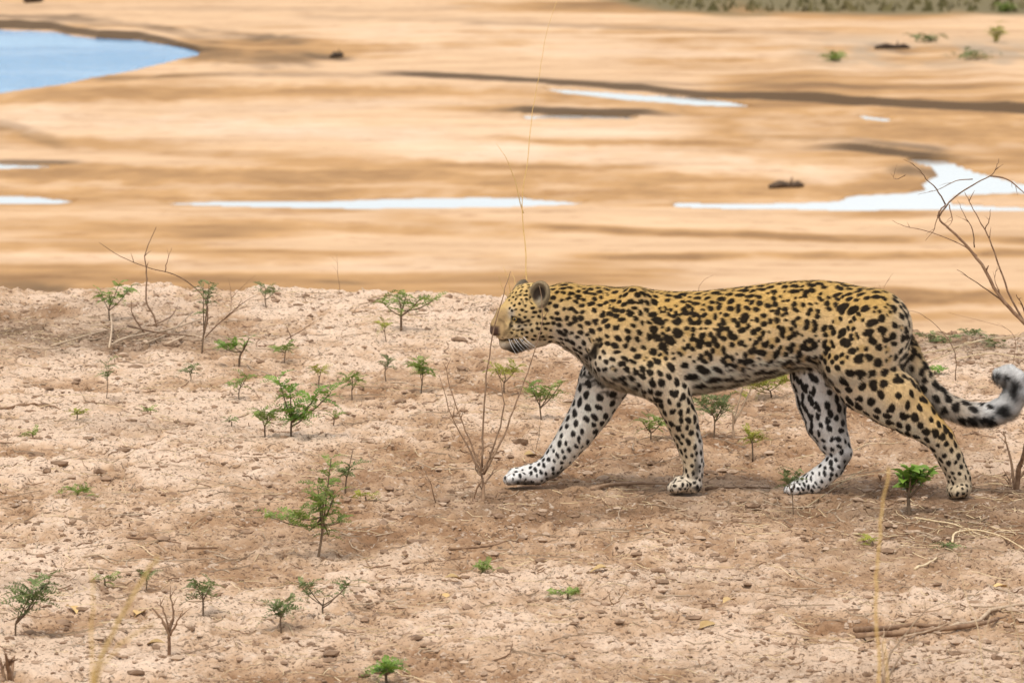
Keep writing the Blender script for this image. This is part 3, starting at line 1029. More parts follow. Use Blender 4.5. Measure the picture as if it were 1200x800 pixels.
# small dots fill the gaps between rosettes
for i in order[:40000]:
    u, v = UU[i], VV[i]
    if not (770 < u < 960 and v < 440) or w_tail[i] > .4 or w_lf[i] > .5: continue
    dd = np.sqrt(((accP[:na] - LV[i]) ** 2).sum(1))
    if (dd < accS[:na] * .78).any() or na >= 3990: continue
    accP[na] = LV[i]; accS[na] = .019; na += 1
    acc.append((i, (.019, .0058, 0)))
black = np.zeros(len(LV)); core = np.zeros(len(LV))
kd = kdtree.KDTree(len(LV))
for i, p in enumerate(LV): kd.insert(p, i)
kd.balance()
warp = np.stack([noise3(LV * 120, 1), noise3(LV * 120, 2), noise3(LV * 120, 3)], 1) * .0016 + np.stack([noise3(LV * 45, 4), noise3(LV * 45, 5), noise3(LV * 45, 6)], 1) * .0034
LW = LV + warp * (1 - .5 * w_head)[:, None]


def flow(i):
    """direction the coat runs in at a point"""
    leg = max(w_lf[i], w_rf[i], w_lh[i] * (VV[i] > 450), w_rh[i])
    f = np.array([1.0, 0, -.12]) * (1 - leg) + np.array([.35, 0, -1.0]) * leg
    if w_tail[i] > .5: f = np.array([.6, 0, -.8])
    f = f - LN[i] * (f @ LN[i])
    return f / (np.linalg.norm(f) + 1e-9)


def blob(c, nrm, a, r1, r2, arr, val=1.0, soft=.13):
    rm = max(r1, r2) * 1.35
    idx = [k for _, k, _ in kd.find_range(c, rm + .004)]
    if not idx: return
    idx = np.array(idx)
    d = LW[idx] - c
    ok = (LN[idx] @ nrm) > -.1
    bb = np.cross(nrm, a)
    x = (d @ a) / r1; y = (d @ bb) / r2; z = (d @ nrm) / (rm * 1.6)
    rr = np.sqrt(x * x + y * y + z * z)
    mval = sstep(1 + soft, 1 - soft, rr) * ok * val
    arr[idx] = np.maximum(arr[idx], mval)


rr_ = random.Random(5)
for i, (s, r, ros) in acc:
    nrm = LN[i]; a = flow(i); bb = np.cross(nrm, a); c = LV[i]
    if rr_.random() < ros:
        # rosette: a broken ring of blots round a tawny centre
        k = rr_.choice((3, 3, 4, 4, 5, 5)) if r > .019 else rr_.choice((2, 3, 3, 4))
        a0 = rr_.random() * 6.28
        Rr = r * rr_.uniform(.88, 1.08)
        blob(c, nrm, a, Rr * .85, Rr * .8, core, 1.0, .3)
        for j in range(k):
            th = a0 + 6.283 * (j + rr_.uniform(-.22, .22)) / k
            if k >= 5 and rr_.random() < .14: continue
            rad = Rr * rr_.uniform(.64, .78)
            cc = c + a * (math.cos(th) * rad * 1.08) + bb * (math.sin(th) * rad * .92)
            tang = -a * math.sin(th) + bb * math.cos(th)
            br = Rr * rr_.uniform(.37, .50)
            blob(cc, nrm, tang, br * rr_.uniform(1.0, 1.4), br * rr_.uniform(.85, 1.05), black)
    else:
        r = min(r, .0150) * rr_.uniform(.78, 1.14)
        th = rr_.uniform(-.5, .5)
        aa = a * math.cos(th) + bb * math.sin(th)
        el = rr_.uniform(1.0, 1.45) if not (VV[i] > 430 and 770 < UU[i] < 960 and w_lf[i] < .5) else rr_.uniform(1.4, 1.9)
        blob(c, nrm, aa, r * el, r / math.sqrt(el), black)
        if r > .009 and rr_.random() < .5:
            o_ = rr_.uniform(0, 6.28)
            cc = c + (a * math.cos(o_) + bb * math.sin(o_)) * r * .95
            blob(cc, nrm, aa, r * .6, r * .55, black)
        if False: blob(c, nrm, aa, r * .3, r * .3, core, .6)
black = np.clip(black, 0, 1)
# marks with a place of their own
def mark(u0, v0, ru, rv, rot, s=1.0, head=False, cond=1.0):
    global black
    a, b_ = (hu, hv) if head else (UU, VV)
    x = a - u0 + 900 * warp[:, 0]; y = b_ - v0 + 900 * warp[:, 2]
    c, sn = math.cos(rot), math.sin(rot)
    d = ((x * c + y * sn) / ru) ** 2 + ((-x * sn + y * c) / rv) ** 2
    black = np.maximum(black, s * np.exp(-d ** 2) * cond * ((w_head > .3) if head else 1))


near = (NY < .2).astype(float)
mark(697, 410, 14, 4.5, -1.1, 1, cond=near); mark(690, 416, 10, 3, -.35, .95, cond=near); mark(702, 398, 5, 3, -1.2, .9, cond=near)     # dark throat band
mark(660, 392, 5.5, 3.5, .2, 1, cond=near)
for uu, vv, l in ((690, 440, 13), (699, 447, 15), (708, 453, 16), (688, 450, 10), (714, 462, 12)): mark(uu, vv, l, 2.6, .18, .9, cond=w_rf)
for uu, vv in ((1140, 490), (1158, 492), (1176, 485)): mark(uu, vv, 9, 5, -.3, .95, cond=w_tail)
mark(1187, 460, 8, 15, 0, 1, cond=w_tail * near); mark(1174, 482, 12, 7.5, -.5, 1, cond=w_tail * near); mark(1178, 444, 7, 5, 0.2, 1, cond=w_tail)
mark(1168, 441, 3, 4, 0, .95, cond=w_tail)
mark(652, 556, 22, 6, -.5, .8, cond=w_rf * sstep(540, 552, VV)); mark(618, 566, 25, 4, 0, .85, cond=w_rf); mark(818, 573, 5, 4, 0, .9, cond=w_lf)
mark(940, 581, 24, 3.5, 0, .8, cond=w_rh); mark(992, 470, 5, 34, 0.04, .75, cond=w_rh); mark(988, 545, 5, 14, .5, .6, cond=w_rh)
mark(816, 548, 4, 14, .1, .7, cond=w_lf * near)
# face: eye liner, tear line, lip rows, lip corner with chin shade painted black, nose
mark(601, 371, 7.5, 4.6, .2, 1, True); mark(594.5, 377, 7, 2.0, 2.1, .95, True); mark(609, 372.5, 6, 2.0, .2, .95, True); mark(590, 386, 3, 5, .4, .5, True)
for k in range(4): mark(588 + k * 5, 389.5 + .4 * k, 1.9, 1.0, 0, .8, True); mark(587 + k * 5.2, 392.8 + .2 * k, 1.9, 1.0, 0, .8, True)
for k in range(3): mark(591 + k * 5.2, 386.6, 1.6, .9, 0, .65, True)
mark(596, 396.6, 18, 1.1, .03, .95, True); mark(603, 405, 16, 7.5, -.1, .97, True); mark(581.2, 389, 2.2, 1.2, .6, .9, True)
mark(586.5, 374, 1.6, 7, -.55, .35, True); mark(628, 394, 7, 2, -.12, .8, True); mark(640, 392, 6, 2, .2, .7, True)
for k in range(5):
    mark(606 + k * 4.2, 351 - k * 3.0, 2.4, 1.0, .9, .75, True); mark(601 + k * 4.2, 345.5 - k * 2.3, 2.2, .9, .5, .7, True)
black *= (1 - w_ear * .8)

col = col * (1 + .10 * noise3(LV * 14, 9) + .06 * noise3(LV * 60, 10))[:, None]
col = col + (np.array([.50, .31, .10]) - col) * (core * .62 * (1 - black))[:, None]
ink = np.array([.008, .006, .0052])
ink_n = ink[None, :] * (1 + .8 * noise3(LV * 20, 12)[:, None])
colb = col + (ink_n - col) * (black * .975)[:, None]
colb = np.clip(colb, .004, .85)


def coat_mat(name, furry):
    m, n, b = new_mat(name)
    a = attr_node(n, 'coat')
    n.links.new(a.outputs['Color'], b.inputs['Base Color'])
    b.inputs['Roughness'].default_value = .7 if furry else .85
    b.inputs['Specular IOR Level'].default_value = .08
    if furry:
        v = attr_node(n, 'skin_normal')
        n.links.new(v.outputs['Vector'], b.inputs['Normal'])
    else:
        tc = n.nodes.new('ShaderNodeTexCoord')
        z = noise_node(n, tc.outputs['Object'], 420, 3, .6)
        bp = n.nodes.new('ShaderNodeBump'); bp.inputs['Strength'].default_value = .35; bp.inputs['Distance'].default_value = .002
        n.links.new(z.outputs['Fac'], bp.inputs['Height']); n.links.new(bp.outputs['Normal'], b.inputs['Normal'])
    return m


LEO = empty('leopard', (0.6, 0, 0), 'spotted leopard striding across the dry bank with tail curled up', 'leopard')
base = np.array([0.6, 0, 0])
me = mesh_np('body', LV - base, LQ)
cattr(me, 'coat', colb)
link('body', me, coat_mat('leopard_skin', False), LEO)

# ---- short fur, one blade per hair, laid along the coat
tri = np.concatenate([LQ[:, [0, 1, 2]], LQ[:, [0, 2, 3]]])
e1 = LV[tri[:, 1]] - LV[tri[:, 0]]; e2 = LV[tri[:, 2]] - LV[tri[:, 0]]
area = .5 * np.linalg.norm(np.cross(e1, e2), axis=1)
wv = 1 + 1.0 * w_head + .8 * w_tail
pr_ = area * wv[tri[:, 0]]
NH = 420000
ti = RNG.choice(len(tri), NH, p=pr_ / pr_.sum())
r1_ = np.sqrt(RNG.random(NH)); r2_ = RNG.random(NH)
bc = np.stack([1 - r1_, r1_ * (1 - r2_), r1_ * r2_], 1)
T3 = tri[ti]
mixv = lambda A: (A[T3] * bc[:, :, None]).sum(1) if A.ndim == 2 else (A[T3] * bc).sum(1)
root = mixv(LV); hn = mixv(LN); hn /= np.linalg.norm(hn, axis=1, keepdims=True); hc = mixv(colb)
leg = np.clip(mixv(np.maximum.reduce([w_lf, w_rf, w_lh * (VV > 450), w_rh])), 0, 1)
hd = mixv(w_head); tl = mixv(w_tail); er = mixv(w_ear)
hu_, hv_ = project(root)
fl = np.array([1.0, 0, -.25])[None] * (1 - leg)[:, None] + np.array([.18, 0, -1.0])[None] * leg[:, None]
tdir = np.stack([np.where(hv_ < 470, .5, 1.0), np.zeros(NH), np.where(hu_ > 1150, np.where(hu_ > 1183, 1.0, .2), -.7)], 1)
fl = fl * (1 - tl)[:, None] + tdir * tl[:, None]
fl = fl * (1 - er)[:, None] + np.array([.2, 0, .8])[None] * er[:, None]
fl += RNG.normal(0, .22, (NH, 3))
fl -= hn * (fl * hn).sum(1)[:, None]
fl /= np.linalg.norm(fl, axis=1, keepdims=True) + 1e-9
bel = sstep(.1, -.8, hn[:, 2]) * sstep(400, 440, hv_) * (1 - leg)
ln = .0062 + .0016 * (1 - leg) * (1 - hd) + .010 * bel + .005 * tl - .0026 * hd
ln -= .0018 * leg * sstep(520, 560, hv_)
ln *= RNG.uniform(.7, 1.25, NH)
lift = RNG.uniform(.22, .60, NH) + .15 * bel + .10 * tl
hd_dir = fl * np.cos(lift)[:, None] + hn * np.sin(lift)[:, None]
sidev = np.cross(hd_dir, hn); sidev /= np.linalg.norm(sidev, axis=1, keepdims=True) + 1e-9
wd = (.00055 + .00015 * (1 - hd)) * RNG.uniform(.8, 1.2, NH)
a_ = root - hn * .0006 - sidev * wd[:, None]; b2_ = root - hn * .0006 + sidev * wd[:, None]; c_ = root + hd_dir * ln[:, None]
FV = np.stack([a_, b2_, c_], 1).reshape(-1, 3) - base
me = mesh_np('fur', FV, np.arange(NH * 3).reshape(-1, 3), False)
jit = RNG.uniform(.70, 1.28, NH)[:, None]
cattr(me, 'coat', np.repeat(np.clip(hc * jit, 0, .9), 3, 0))
nj = hn + RNG.normal(0, .16, (NH, 3)) + .18 * hd_dir; nj /= np.linalg.norm(nj, axis=1, keepdims=True)
vattr(me, 'skin_normal', np.repeat(nj, 3, 0))
fur = tag(link('fur', me, coat_mat('leopard_fur', True), LEO), kind='stuff')

# ---- eyes
def eye_mat():
    m, n, b = new_mat('amber_eye')
    b.inputs['Roughness'].default_value = .06; b.inputs['Specular IOR Level'].default_value = .6
    tc = n.nodes.new('ShaderNodeTexCoord')
    sx = n.nodes.new('ShaderNodeSeparateXYZ'); n.links.new(tc.outputs['Object'], sx.inputs['Vector'])
    mr = n.nodes.new('ShaderNodeMapRange'); mr.inputs['From Min'].default_value = -.0090; mr.inputs['From Max'].default_value = .0090
    n.links.new(sx.outputs['X'], mr.inputs['Value'])
    r = ramp(n, mr.outputs['Result'], [(0.0, (.004, .004, .004)), (.05, (.004, .004, .004)), (.075, (.42, .27, .06)), (.20, (.30, .17, .04)), (.26, (.02, .012, .008))])
    n.links.new(r.outputs['Color'], b.inputs['Base Color'])
    return m


def uv_ball(r, nu=20, nv=12):
    V = []; Fq = []
    for j in range(nv + 1):
        th = math.pi * j / nv
        for i in range(nu):
            ph = 2 * math.pi * i / nu
            V.append((r * math.cos(th), r * math.sin(th) * math.cos(ph), r * math.sin(th) * math.sin(ph)))
    for j in range(nv):
        for i in range(nu):
            Fq.append((j * nu + i, j * nu + (i + 1) % nu, (j + 1) * nu + (i + 1) % nu, (j + 1) * nu + i))
    return V, Fq


ev_, ef_ = uv_ball(.0090)
eme = mesh_np('eye', ev_, ef_)
em = eye_mat()
for s in (1, -1):
    o = link('eye', eme, em, LEO, loc=Vector(EYE[s] - base))
    d = Vector((YAW @ np.array([-.62, -.75 * s, .02])).tolist())
    o.rotation_euler = (-d).to_track_quat('X', 'Z').to_euler()

# ---- whiskers
M_WH = simple_mat('white_whisker', (.85, .84, .80), (.9, .9, .88), rough=.4)
wr = random.Random(3)
for s in (1, -1):
    for k in range(9):
        a = Hd(592 + 2.1 * k, 391 + wr.uniform(-2, 3), -s * (.027 + .0014 * k))
        tip = Hd(600 + 3.0 * k + wr.uniform(-3, 4), 414 - k * 1.3 + wr.uniform(-2, 1), -s * (.050 + .002 * k))
        mid = (a + tip) / 2 + np.array([-.004, -.012 * s, .002])
        mb = MB(); pts = curve_pts([a - base, mid - base, tip - base], 4)
        mb.tube(pts, list(np.linspace(.00062, .00022, len(pts))), 4)
        link('whisker', mb.mesh('whisker'), M_WH, LEO)

# ------------------------------------------------------------------ seedlings, shrubs, litter
PR = random.Random(21)


def ground_at(px, py):
    p = on_z(px, py, 0.0)
    for _ in range(4):
        z = gz(p[0], p[1])
        p = on_z(px, py, z)
    return p


def frond_mesh(seed, pairs=9, L=.065, droop=.25, lw=.0075, ll=.015):
    """feather-like leaf: midrib with paired leaflets"""
    r = random.Random(seed); mb = MB()
    pts = []
    for i in range(7):
        t = i / 6
        pts.append((L * t, .004 * math.sin(t * 3 + seed), L * (.28 * t - (.28 + droop) * t * t)))
    mb.tube(pts, [.0011 - .0008 * i / 6 for i in range(7)], 3)
    for k in range(pairs):
        t = .14 + .84 * k / (pairs - 1)
        i = min(5, int(t * 6)); f = t * 6 - i
        c = np.array(pts[i]) * (1 - f) + np.array(pts[i + 1]) * f
        sz = (math.sin(math.pi * (.18 + .74 * t)) ** .7) * r.uniform(.85, 1.15)
        for s in (1, -1):
            a = R(62 + r.uniform(-12, 12)); tw = r.uniform(-.5, .5)
            d = np.array([math.cos(a), s * math.sin(a), r.uniform(-.12, .35)]); d /= np.linalg.norm(d)
            w = np.array([math.sin(a), -s * math.cos(a), tw]); w /= np.linalg.norm(w)
            l = ll * sz; ww = lw * sz * .5
            mb.poly([c, c + d * l * .45 + w * ww, c + d * l, c + d * l * .5 - w * ww])
    me = mb.mesh('leaf', False)
    return me


def broad_mesh(seed, L=.042, W=.030):
    mb = MB(); r = random.Random(seed)
    xs_ = np.linspace(0, 1, 7)
    wd_ = [.02, .42, .5, .46, .34, .18, .0]
    cen = [(L * x, 0, L * (.25 * x - .35 * x * x)) for x in xs_]
    mb.tube([(-.012, 0, -.004), cen[0], cen[3], cen[6]], [.0012, .001, .0007, .0003], 3)
    for s in (1, -1):
        for i in range(6):
            a, b = cen[i], cen[i + 1]
            e0 = (a[0] + r.uniform(-.001, .001), s * W * wd_[i], a[2] + .35 * W * wd_[i] + r.uniform(-.001, .001))
            e1 = (b[0], s * W * wd_[i + 1], b[2] + .35 * W * wd_[i + 1])
            mb.poly([a, b, e1, e0] if s == 1 else [a, e0, e1, b])
    return mb.mesh('leaf', True)


LEAFSETS = {}
def leafset(kind):
    if kind not in LEAFSETS:
        mat = {'green': M_LEAF, 'yellow': M_LEAFY, 'grey': M_LEAFG, 'broad': M_LEAFB, 'bright': M_LEAFB}[kind]
        ms = []
        for s in range(4):
            me = broad_mesh(s) if kind == 'broad' else frond_mesh(s * 7 + len(kind), pairs=7 + s, droop=.15 + .12 * s)
            me.materials.append(mat); ms.append(me)
        LEAFSETS[kind] = ms
    return LEAFSETS[kind]


def add_leaf(parent, kind, pos, d, scale):
    o = bpy.data.objects.new('leaf', PR.choice(leafset(kind)))
    C.objects.link(o); o.parent = parent
    o.location = Vector([float(c) for c in pos])
    q = Vector([float(c) for c in d]).to_track_quat('X', 'Z')
    o.rotation_euler = (q.to_matrix() @ Matrix.Rotation(PR.uniform(-.7, .7), 3, 'X')).to_euler()
    o.scale = (scale,) * 3
    return o


def seedling(px, py, anchors, kind='green', label='', group=None, rad=.0030, lsize=1.0, name='seedling', cat='seedling', depth=.03, stem_mat=None):
    g = ground_at(px, py)
    e = empty(name, g, label, cat, group)
    top = [np.array(at_y(a[0], a[1], g[1] + PR.uniform(-depth, depth))) - g for a in anchors]
    mb = MB()
    t0 = top[0]
    stem = curve_pts([np.array([0, 0, -.02]), t0 * .35 + np.array([PR.uniform(-.006, .006), 0, .008]), t0 * .7 + np.array([PR.uniform(-.006, .006), 0, 0]), t0], 3)
    mb.tube(stem, list(np.linspace(rad, rad * .45, len(stem))), 5)
    main = hold = link('stem', mb.mesh('stem'), stem_mat or M_STEM, e)
    for k, (a, t) in enumerate(zip(anchors, top)):
        path = stem; hold = main
        if k:
            f = stem[PR.choice((3, 4, 5))] if t[2] > .3 * t0[2] else stem[2]
            mb = MB()
            mid = (f + t) / 2 + np.array([0, 0, -.10 * abs(t[0] - f[0])])
            path = curve_pts([f, mid, t], 4)
            mb.tube(path, list(np.linspace(rad * .7, rad * .35, len(path))), 4)
            hold = link('branch', mb.mesh('branch'), stem_mat or M_STEM, e)
        nl = int(a[2] * 1.5 + .5); sz = (a[3] if len(a) > 3 else 1.0) * lsize * 1.15
        az0 = PR.uniform(0, 6.28)
        for j in range(nl):
            u = PR.uniform(.62, 1.0) if j > 1 else 1.0
            q = path[int(u * (len(path) - 1))]
            az = az0 + j * 2.4 + PR.uniform(-.4, .4); el = R(PR.uniform(-5, 50))
            d = (math.cos(az) * math.cos(el), math.sin(az) * math.cos(el), math.sin(el))
            add_leaf(hold, kind, q, d, sz * PR.uniform(.75, 1.15))
    return e


SM = 'small feathery green seedling alone on the bare earth behind or before the leopard'
GRP = 'small green seedlings scattered over the bank'
# the ones with a look or a place of their own
seedling(129, 378, [(128, 345, 7, .75), (152, 338, 8, .8), (118, 342, 6, .7), (140, 332, 5, .6)], 'bright', 'bushy bright green seedling on the bank edge beside the arching twigs', lsize=.85)
seedling(280, 430, [(287, 402, 4, .5), (258, 405, 8, .75), (272, 404, 6, .7), (292, 396, 2, .6)], 'bright', 'seedling with a thick bright green tuft leaning out to one side', rad=.0045)
seedling(341, 516, [(345, 478, 8, .9), (370, 465, 6, .9), (327, 446, 6, .9), (388, 460, 6, .8), (350, 490, 6, .8), (340, 458, 5, .8), (360, 485, 5, .8)], 'bright', 'tallest many-armed green seedling on the earth in front of the leopard\'s face', rad=.0042)
seedling(311, 513, [(313, 486, 7, .8), (305, 482, 4, .7), (322, 484, 4, .7)], 'green', 'compact little seedling standing right beside the many-armed green seedling')
seedling(470, 384, [(468, 352, 6, .85), (448, 354, 6, .8), (492, 350, 6, .85), (508, 352, 4, .7), (476, 347, 5, .8)], 'green', 'umbrella-shaped green seedling on the lip of the bank', rad=.005)
seedling(635, 492, [(634, 462, 5, .8), (622, 452, 6, .8), (657, 450, 6, .8), (645, 458, 4, .7)], 'green', 'green seedling growing just ahead of the leopard\'s raised forward leg')
seedling(592, 466, [(590, 434, 5, .7), (580, 432, 5, .7), (606, 430, 6, .7)], 'yellow', 'yellow-green seedling under the leopard\'s chin behind the bare shrub')
seedling(762, 518, [(762, 496, 5, .75), (752, 492, 4, .7), (776, 494, 5, .75)], 'green', 'small seedling between the leopard\'s two front legs')
seedling(836, 512, [(835, 470, 7, .85), (820, 472, 6, .8), (850, 468, 6, .8), (832, 486, 4, .8), (846, 484, 4, .7)], 'grey', 'upright seedling under the leopard\'s belly behind its front leg')
seedling(905, 470, [(900, 450, 6, .8), (915, 448, 6, .8), (890, 452, 6, .8), (880, 453, 4, .7)], 'yellow', 'pale yellow-green tuft under the leopard\'s belly before its hind leg', depth=.06)
seedling(882, 534, [(884, 510, 6, .7), (876, 508, 3, .6), (892, 514, 4, .6)], 'yellow', 'little yellow-green sprout just ahead of the far hind foot')
seedling(1066, 600, [(1066, 562, 7, 1.0), (1058, 556, 6, .9), (1090, 552, 6, .9), (1078, 556, 5, .9), (1068, 550, 4, .9)], 'broad', 'broad-leaved bright green plant between the leopard\'s hind feet', rad=.0062)
seedling(371, 656, [(383, 572, 4, .9), (388, 537, 7, .75), (376, 585, 6, .8), (392, 580, 5, .8), (345, 606, 7, .9), (318, 606, 5, .85), (372, 568, 5, .7), (398, 612, 4, .7), (385, 628, 5, .6), (362, 622, 4, .6)], 'green', 'tall branching dark green sapling with leaves to its foot on open earth', rad=.0042)
seedling(404, 578, [(410, 548, 3, .7), (414, 525, 0, .5), (404, 556, 5, .7)], 'grey', 'bare twig with one dark leaf clump right behind the tall sapling')
seedling(330, 742, [(327, 712, 7, .8), (338, 706, 6, .8), (320, 715, 4, .7)], 'grey', 'grey-green feathery seedling beside a forked twig on open earth')
seedling(378, 724, [(380, 700, 0, .5), (360, 686, 5, .7), (396, 696, 2, .5), (412, 680, 5, .7), (350, 684, 4, .7)], 'grey', 'forked twig with small leaf clumps at its tips')
seedling(18, 745, [(22, 716, 2, .9), (36, 692, 7, 1.0), (50, 686, 6, .9), (40, 702, 5, .9), (58, 680, 4, .9)], 'grey', 'dull green leaning seedling beside the golden straw')
seedling(238, 722, [(238, 690, 6, .8), (230, 686, 4, .7), (247, 684, 4, .7)], 'grey', 'thin-stemmed seedling standing near the bare little shrub')
seedling(454, 800, [(452, 783, 8, .8), (462, 780, 6, .7), (444, 784, 5, .7)], 'bright', 'dense dark green sprout low on the nearest earth', rad=.004)
seedling(930, 602, [(926, 556, 5, .6), (932, 552, 4, .6), (921, 560, 3, .6)], 'grey', 'slender feathery sprig in front of the leopard\'s far hind paw', rad=.0018)
seedling(236, 414, [(243, 348, 3, .6), (245, 334, 7, .7), (238, 338, 4, .6)], 'grey', 'bent twig with a leaf tuft at its top on the bank edge', rad=.0034)
seedling(313, 362, [(311, 338, 4, .7), (322, 342, 3, .6), (305, 340, 3, .6)], 'grey', 'sparse grey seedling on the lip of the bank')
seedling(124, 470, [(125, 430, 6, .65), (127, 424, 4, .5)], 'grey', 'single straight stem with a small leaf tip below the brush pile', rad=.0016)
seedling(862, 518, [(858, 480, 1, .5), (870, 455, 2, .5), (884, 446, 3, .6)], 'yellow', 'crooked bare twig under the leopard\'s belly', rad=.0046, stem_mat=M_TWIGP)
# look-alikes told apart only by where they are in the picture
for px, py, an, kd_, lab in (
        (223, 450, [(223, 432, 6, .6), (226, 428, 4, .5)], 'grey', 'tiny grey-green seedling standing below the bent leaf-tipped twig'),
        (280, 472, [(284, 446, 4, .7), (290, 440, 4, .7), (276, 452, 3, .6)], 'green', 'loose-armed small seedling below the one with the thick leaning tuft'),
        (333, 428, [(336, 406, 6, .7), (328, 408, 4, .6)], 'green', 'small round-topped seedling beside the tiny snapped twig'),
        (373, 452, [(376, 434, 5, .6), (370, 432, 3, .6)], 'yellow', 'small yellow seedling just behind the tallest many-armed seedling'),
        (413, 470, [(412, 442, 6, .7), (406, 440, 5, .6), (418, 446, 4, .6)], 'green', 'upright small green seedling behind and beside the many-armed one'),
        (453, 446, [(453, 424, 7, .55), (455, 420, 4, .5)], 'grey', 'thin seedling with a dark knob of leaves facing the leopard'),
        (493, 462, [(494, 430, 7, .8), (490, 424, 6, .7), (496, 436, 5, .7)], 'green', 'slim feathery upright seedling just beyond the bare many-stemmed shrub'),
        (454, 402, [(450, 378, 6, .6), (446, 380, 4, .5)], 'yellow', 'small yellow-green seedling at the foot of the umbrella-shaped one'),
        (37, 517, [(37, 508, 4, .55)], 'green', 'tiny green sprout below the lone dark stick'),
        (270, 500, [(270, 492, 4, .5)], 'grey', 'tiny grey sprout before the compact little seedling'),
        (172, 486, [(172, 480, 5, .5)], 'green', 'tiny green sprout past the end of the short dark stick'),
        (90, 492, [(90, 482, 5, .55), (98, 484, 3, .5)], 'yellow', 'tiny yellow sprout between two dark sticks'),
        (170, 692, [(172, 675, 5, .6)], 'grey', 'small seedling half hidden behind the golden straw'),
        (390, 498, [(392, 488, 3, .6)], 'green', 'tiny sprout in the lee of the many-armed seedling')):
    seedling(px, py, an, kd_, lab, GRP, rad=.0022)


# ground-hugging tufts
def tuft(px, py, w, n, kind, label, group=None):
    g = ground_at(px, py); e = empty('leafy_tuft', g, label, 'plant', group)
    mb = MB(); mb.tube([(0, 0, -.015), (.002, 0, .008), (0, .002, .016)], [.003, .003, .002], 5)
    link('stem', mb.mesh('stem'), M_STEM, e)
    for j in range(n):
        x = PR.gauss(0, w * KPX * .35); y = PR.gauss(0, w * KPX * .35)
        az = PR.uniform(0, 6.28)
        add_leaf(e, kind, (x, y, max(.004, gz(g[0] + x, g[1] + y) - g[2] + PR.uniform(.004, .022))), (math.cos(az), math.sin(az), PR.uniform(.1, .7)), PR.uniform(.45, .8))
    return e


for px, py, w, n, kd_, lab in ((90, 582, 22, 24, 'green', 'low spreading green mat alone on open earth'), (565, 671, 18, 18, 'green', 'low green tuft close to a yellow fallen leaf below the bare shrub'),
                               (665, 698, 18, 22, 'green', 'low dark tuft below the leopard beside a fine forked stalk'), (1108, 645, 16, 12, 'grey', 'dull low tuft beside the looping pale root'),
                               (122, 684, 14, 10, 'green', 'low green frond beside the leaning golden straw'), (428, 588, 14, 9, 'yellow', 'flat yellow-green tuft beside the tall dark sapling'),
                               (1095, 440, 20, 18, 'bright', 'bright green low tuft between the rump and the curled tail'), (1022, 640, 9, 8, 'yellow', 'tiny yellow tuft at the upright golden straw')):
    tuft(px, py, w, n, kd_, lab)
for px, py, w, n in ((1105, 404, 26, 22), (1138, 400, 22, 18), (1090, 396, 14, 10), (1165, 408, 22, 14)):
    tuft(px, py, w, n, 'grey', 'grey-green weed among dry grass on the bank edge behind the tail', 'weeds behind the tail')


# ---- bare shrubs and twigs
def shrub(px, py, stems, label, cat='shrub', mat=None, r=.004, dy=.10, name='bare_shrub', Y=None, group=None, sub=True, rt=.25):
    g = ground_at(px, py) if Y is None else np.array([at_y(px, py, Y)[0], Y, gz(at_y(px, py, Y)[0], Y)])
    e = empty(name, g, label, cat, group)
    for k, st in enumerate(stems):
        dd = PR.uniform(-dy, dy)
        m_ = len(st)
        P = []
        for i, q in enumerate(st):
            f = i / (m_ - 1)
            p = np.array(at_y(q[0], q[1], g[1] + dd * f)) - g
            P.append(p)
        sr = st[0][2] if len(st[0]) > 2 else 1.0
        if abs(st[0][0] - px) < 6 and abs(st[0][1] - py) < 6: P[0] = np.array([PR.uniform(-.006, .006), PR.uniform(-.006, .006), -.02])
        mb = MB()
        pts = curve_pts(P, 4)
        pts = [p + np.array([PR.gauss(0, .0012), PR.gauss(0, .0012), 0]) for p in pts]
        mb.tube(pts, list(np.linspace(r * sr, r * sr * rt, len(pts))), 5)
        hold = link('branch', mb.mesh('branch'), mat or M_TWIG, e)
        if sub and len(pts) > 5:
            for _ in range(PR.choice((1, 2, 2))):
                i = PR.randrange(len(pts) // 3, len(pts) - 2)
                d = pts[i + 1] - pts[i]; d = d / (np.linalg.norm(d) + 1e-9)
                s = np.array([PR.choice((-1, 1)) * PR.uniform(.5, .9), PR.uniform(-.5, .5), PR.uniform(-.1, .4)])
                dd2 = d + s; dd2 /= np.linalg.norm(dd2)
                l = PR.uniform(.015, .05)
                mb = MB(); mb.tube([pts[i], pts[i] + dd2 * l * .5 + np.array([0, 0, .002]), pts[i] + dd2 * l], [r * sr * .4, r * sr * .3, r * sr * .15], 4)
                link('twig', mb.mesh('twig'), mat or M_TWIG, hold)
    return e


shrub(564, 588, [[(564, 588, 2.2), (566, 570), (564, 550)], [(565, 560, 1), (552, 530), (530, 490), (515, 440)], [(565, 552, 1), (552, 520), (540, 490), (524, 440), (528, 420)], [(565, 548), (566, 500), (570, 440), (577, 395), (590, 345), (599, 318)],
                 [(566, 552), (580, 520), (590, 480), (588, 455), (582, 430)], [(567, 556), (590, 510), (605, 470), (622, 425), (636, 375), (632, 335)], [(563, 552), (555, 535), (545, 517)], [(566, 556), (572, 540), (576, 524)],
                 [(564, 562), (556, 580), (555, 592)], [(568, 566), (575, 556), (580, 548)], [(563, 556), (557, 548), (560, 530)]],
      'bare many-stemmed twiggy shrub standing right before the leopard\'s forward paw', r=.0034, mat=M_TWIGM, dy=.06)
shrub(183, 384, [[(183, 384, 1.3), (180, 370), (171, 352), (172, 320), (170, 300), (176, 282), (183, 266)]], 'upright wiry twig rising from the brush pile over the bank edge', 'twig', r=.0032, name='wiry_twig')
shrub(178, 394, [[(178, 394, 1.2), (165, 384), (155, 368), (154, 352)], [(165, 386), (158, 392), (150, 402)]], 'short crooked dark twig in the brush pile', 'twig', r=.0036, name='crooked_twig')
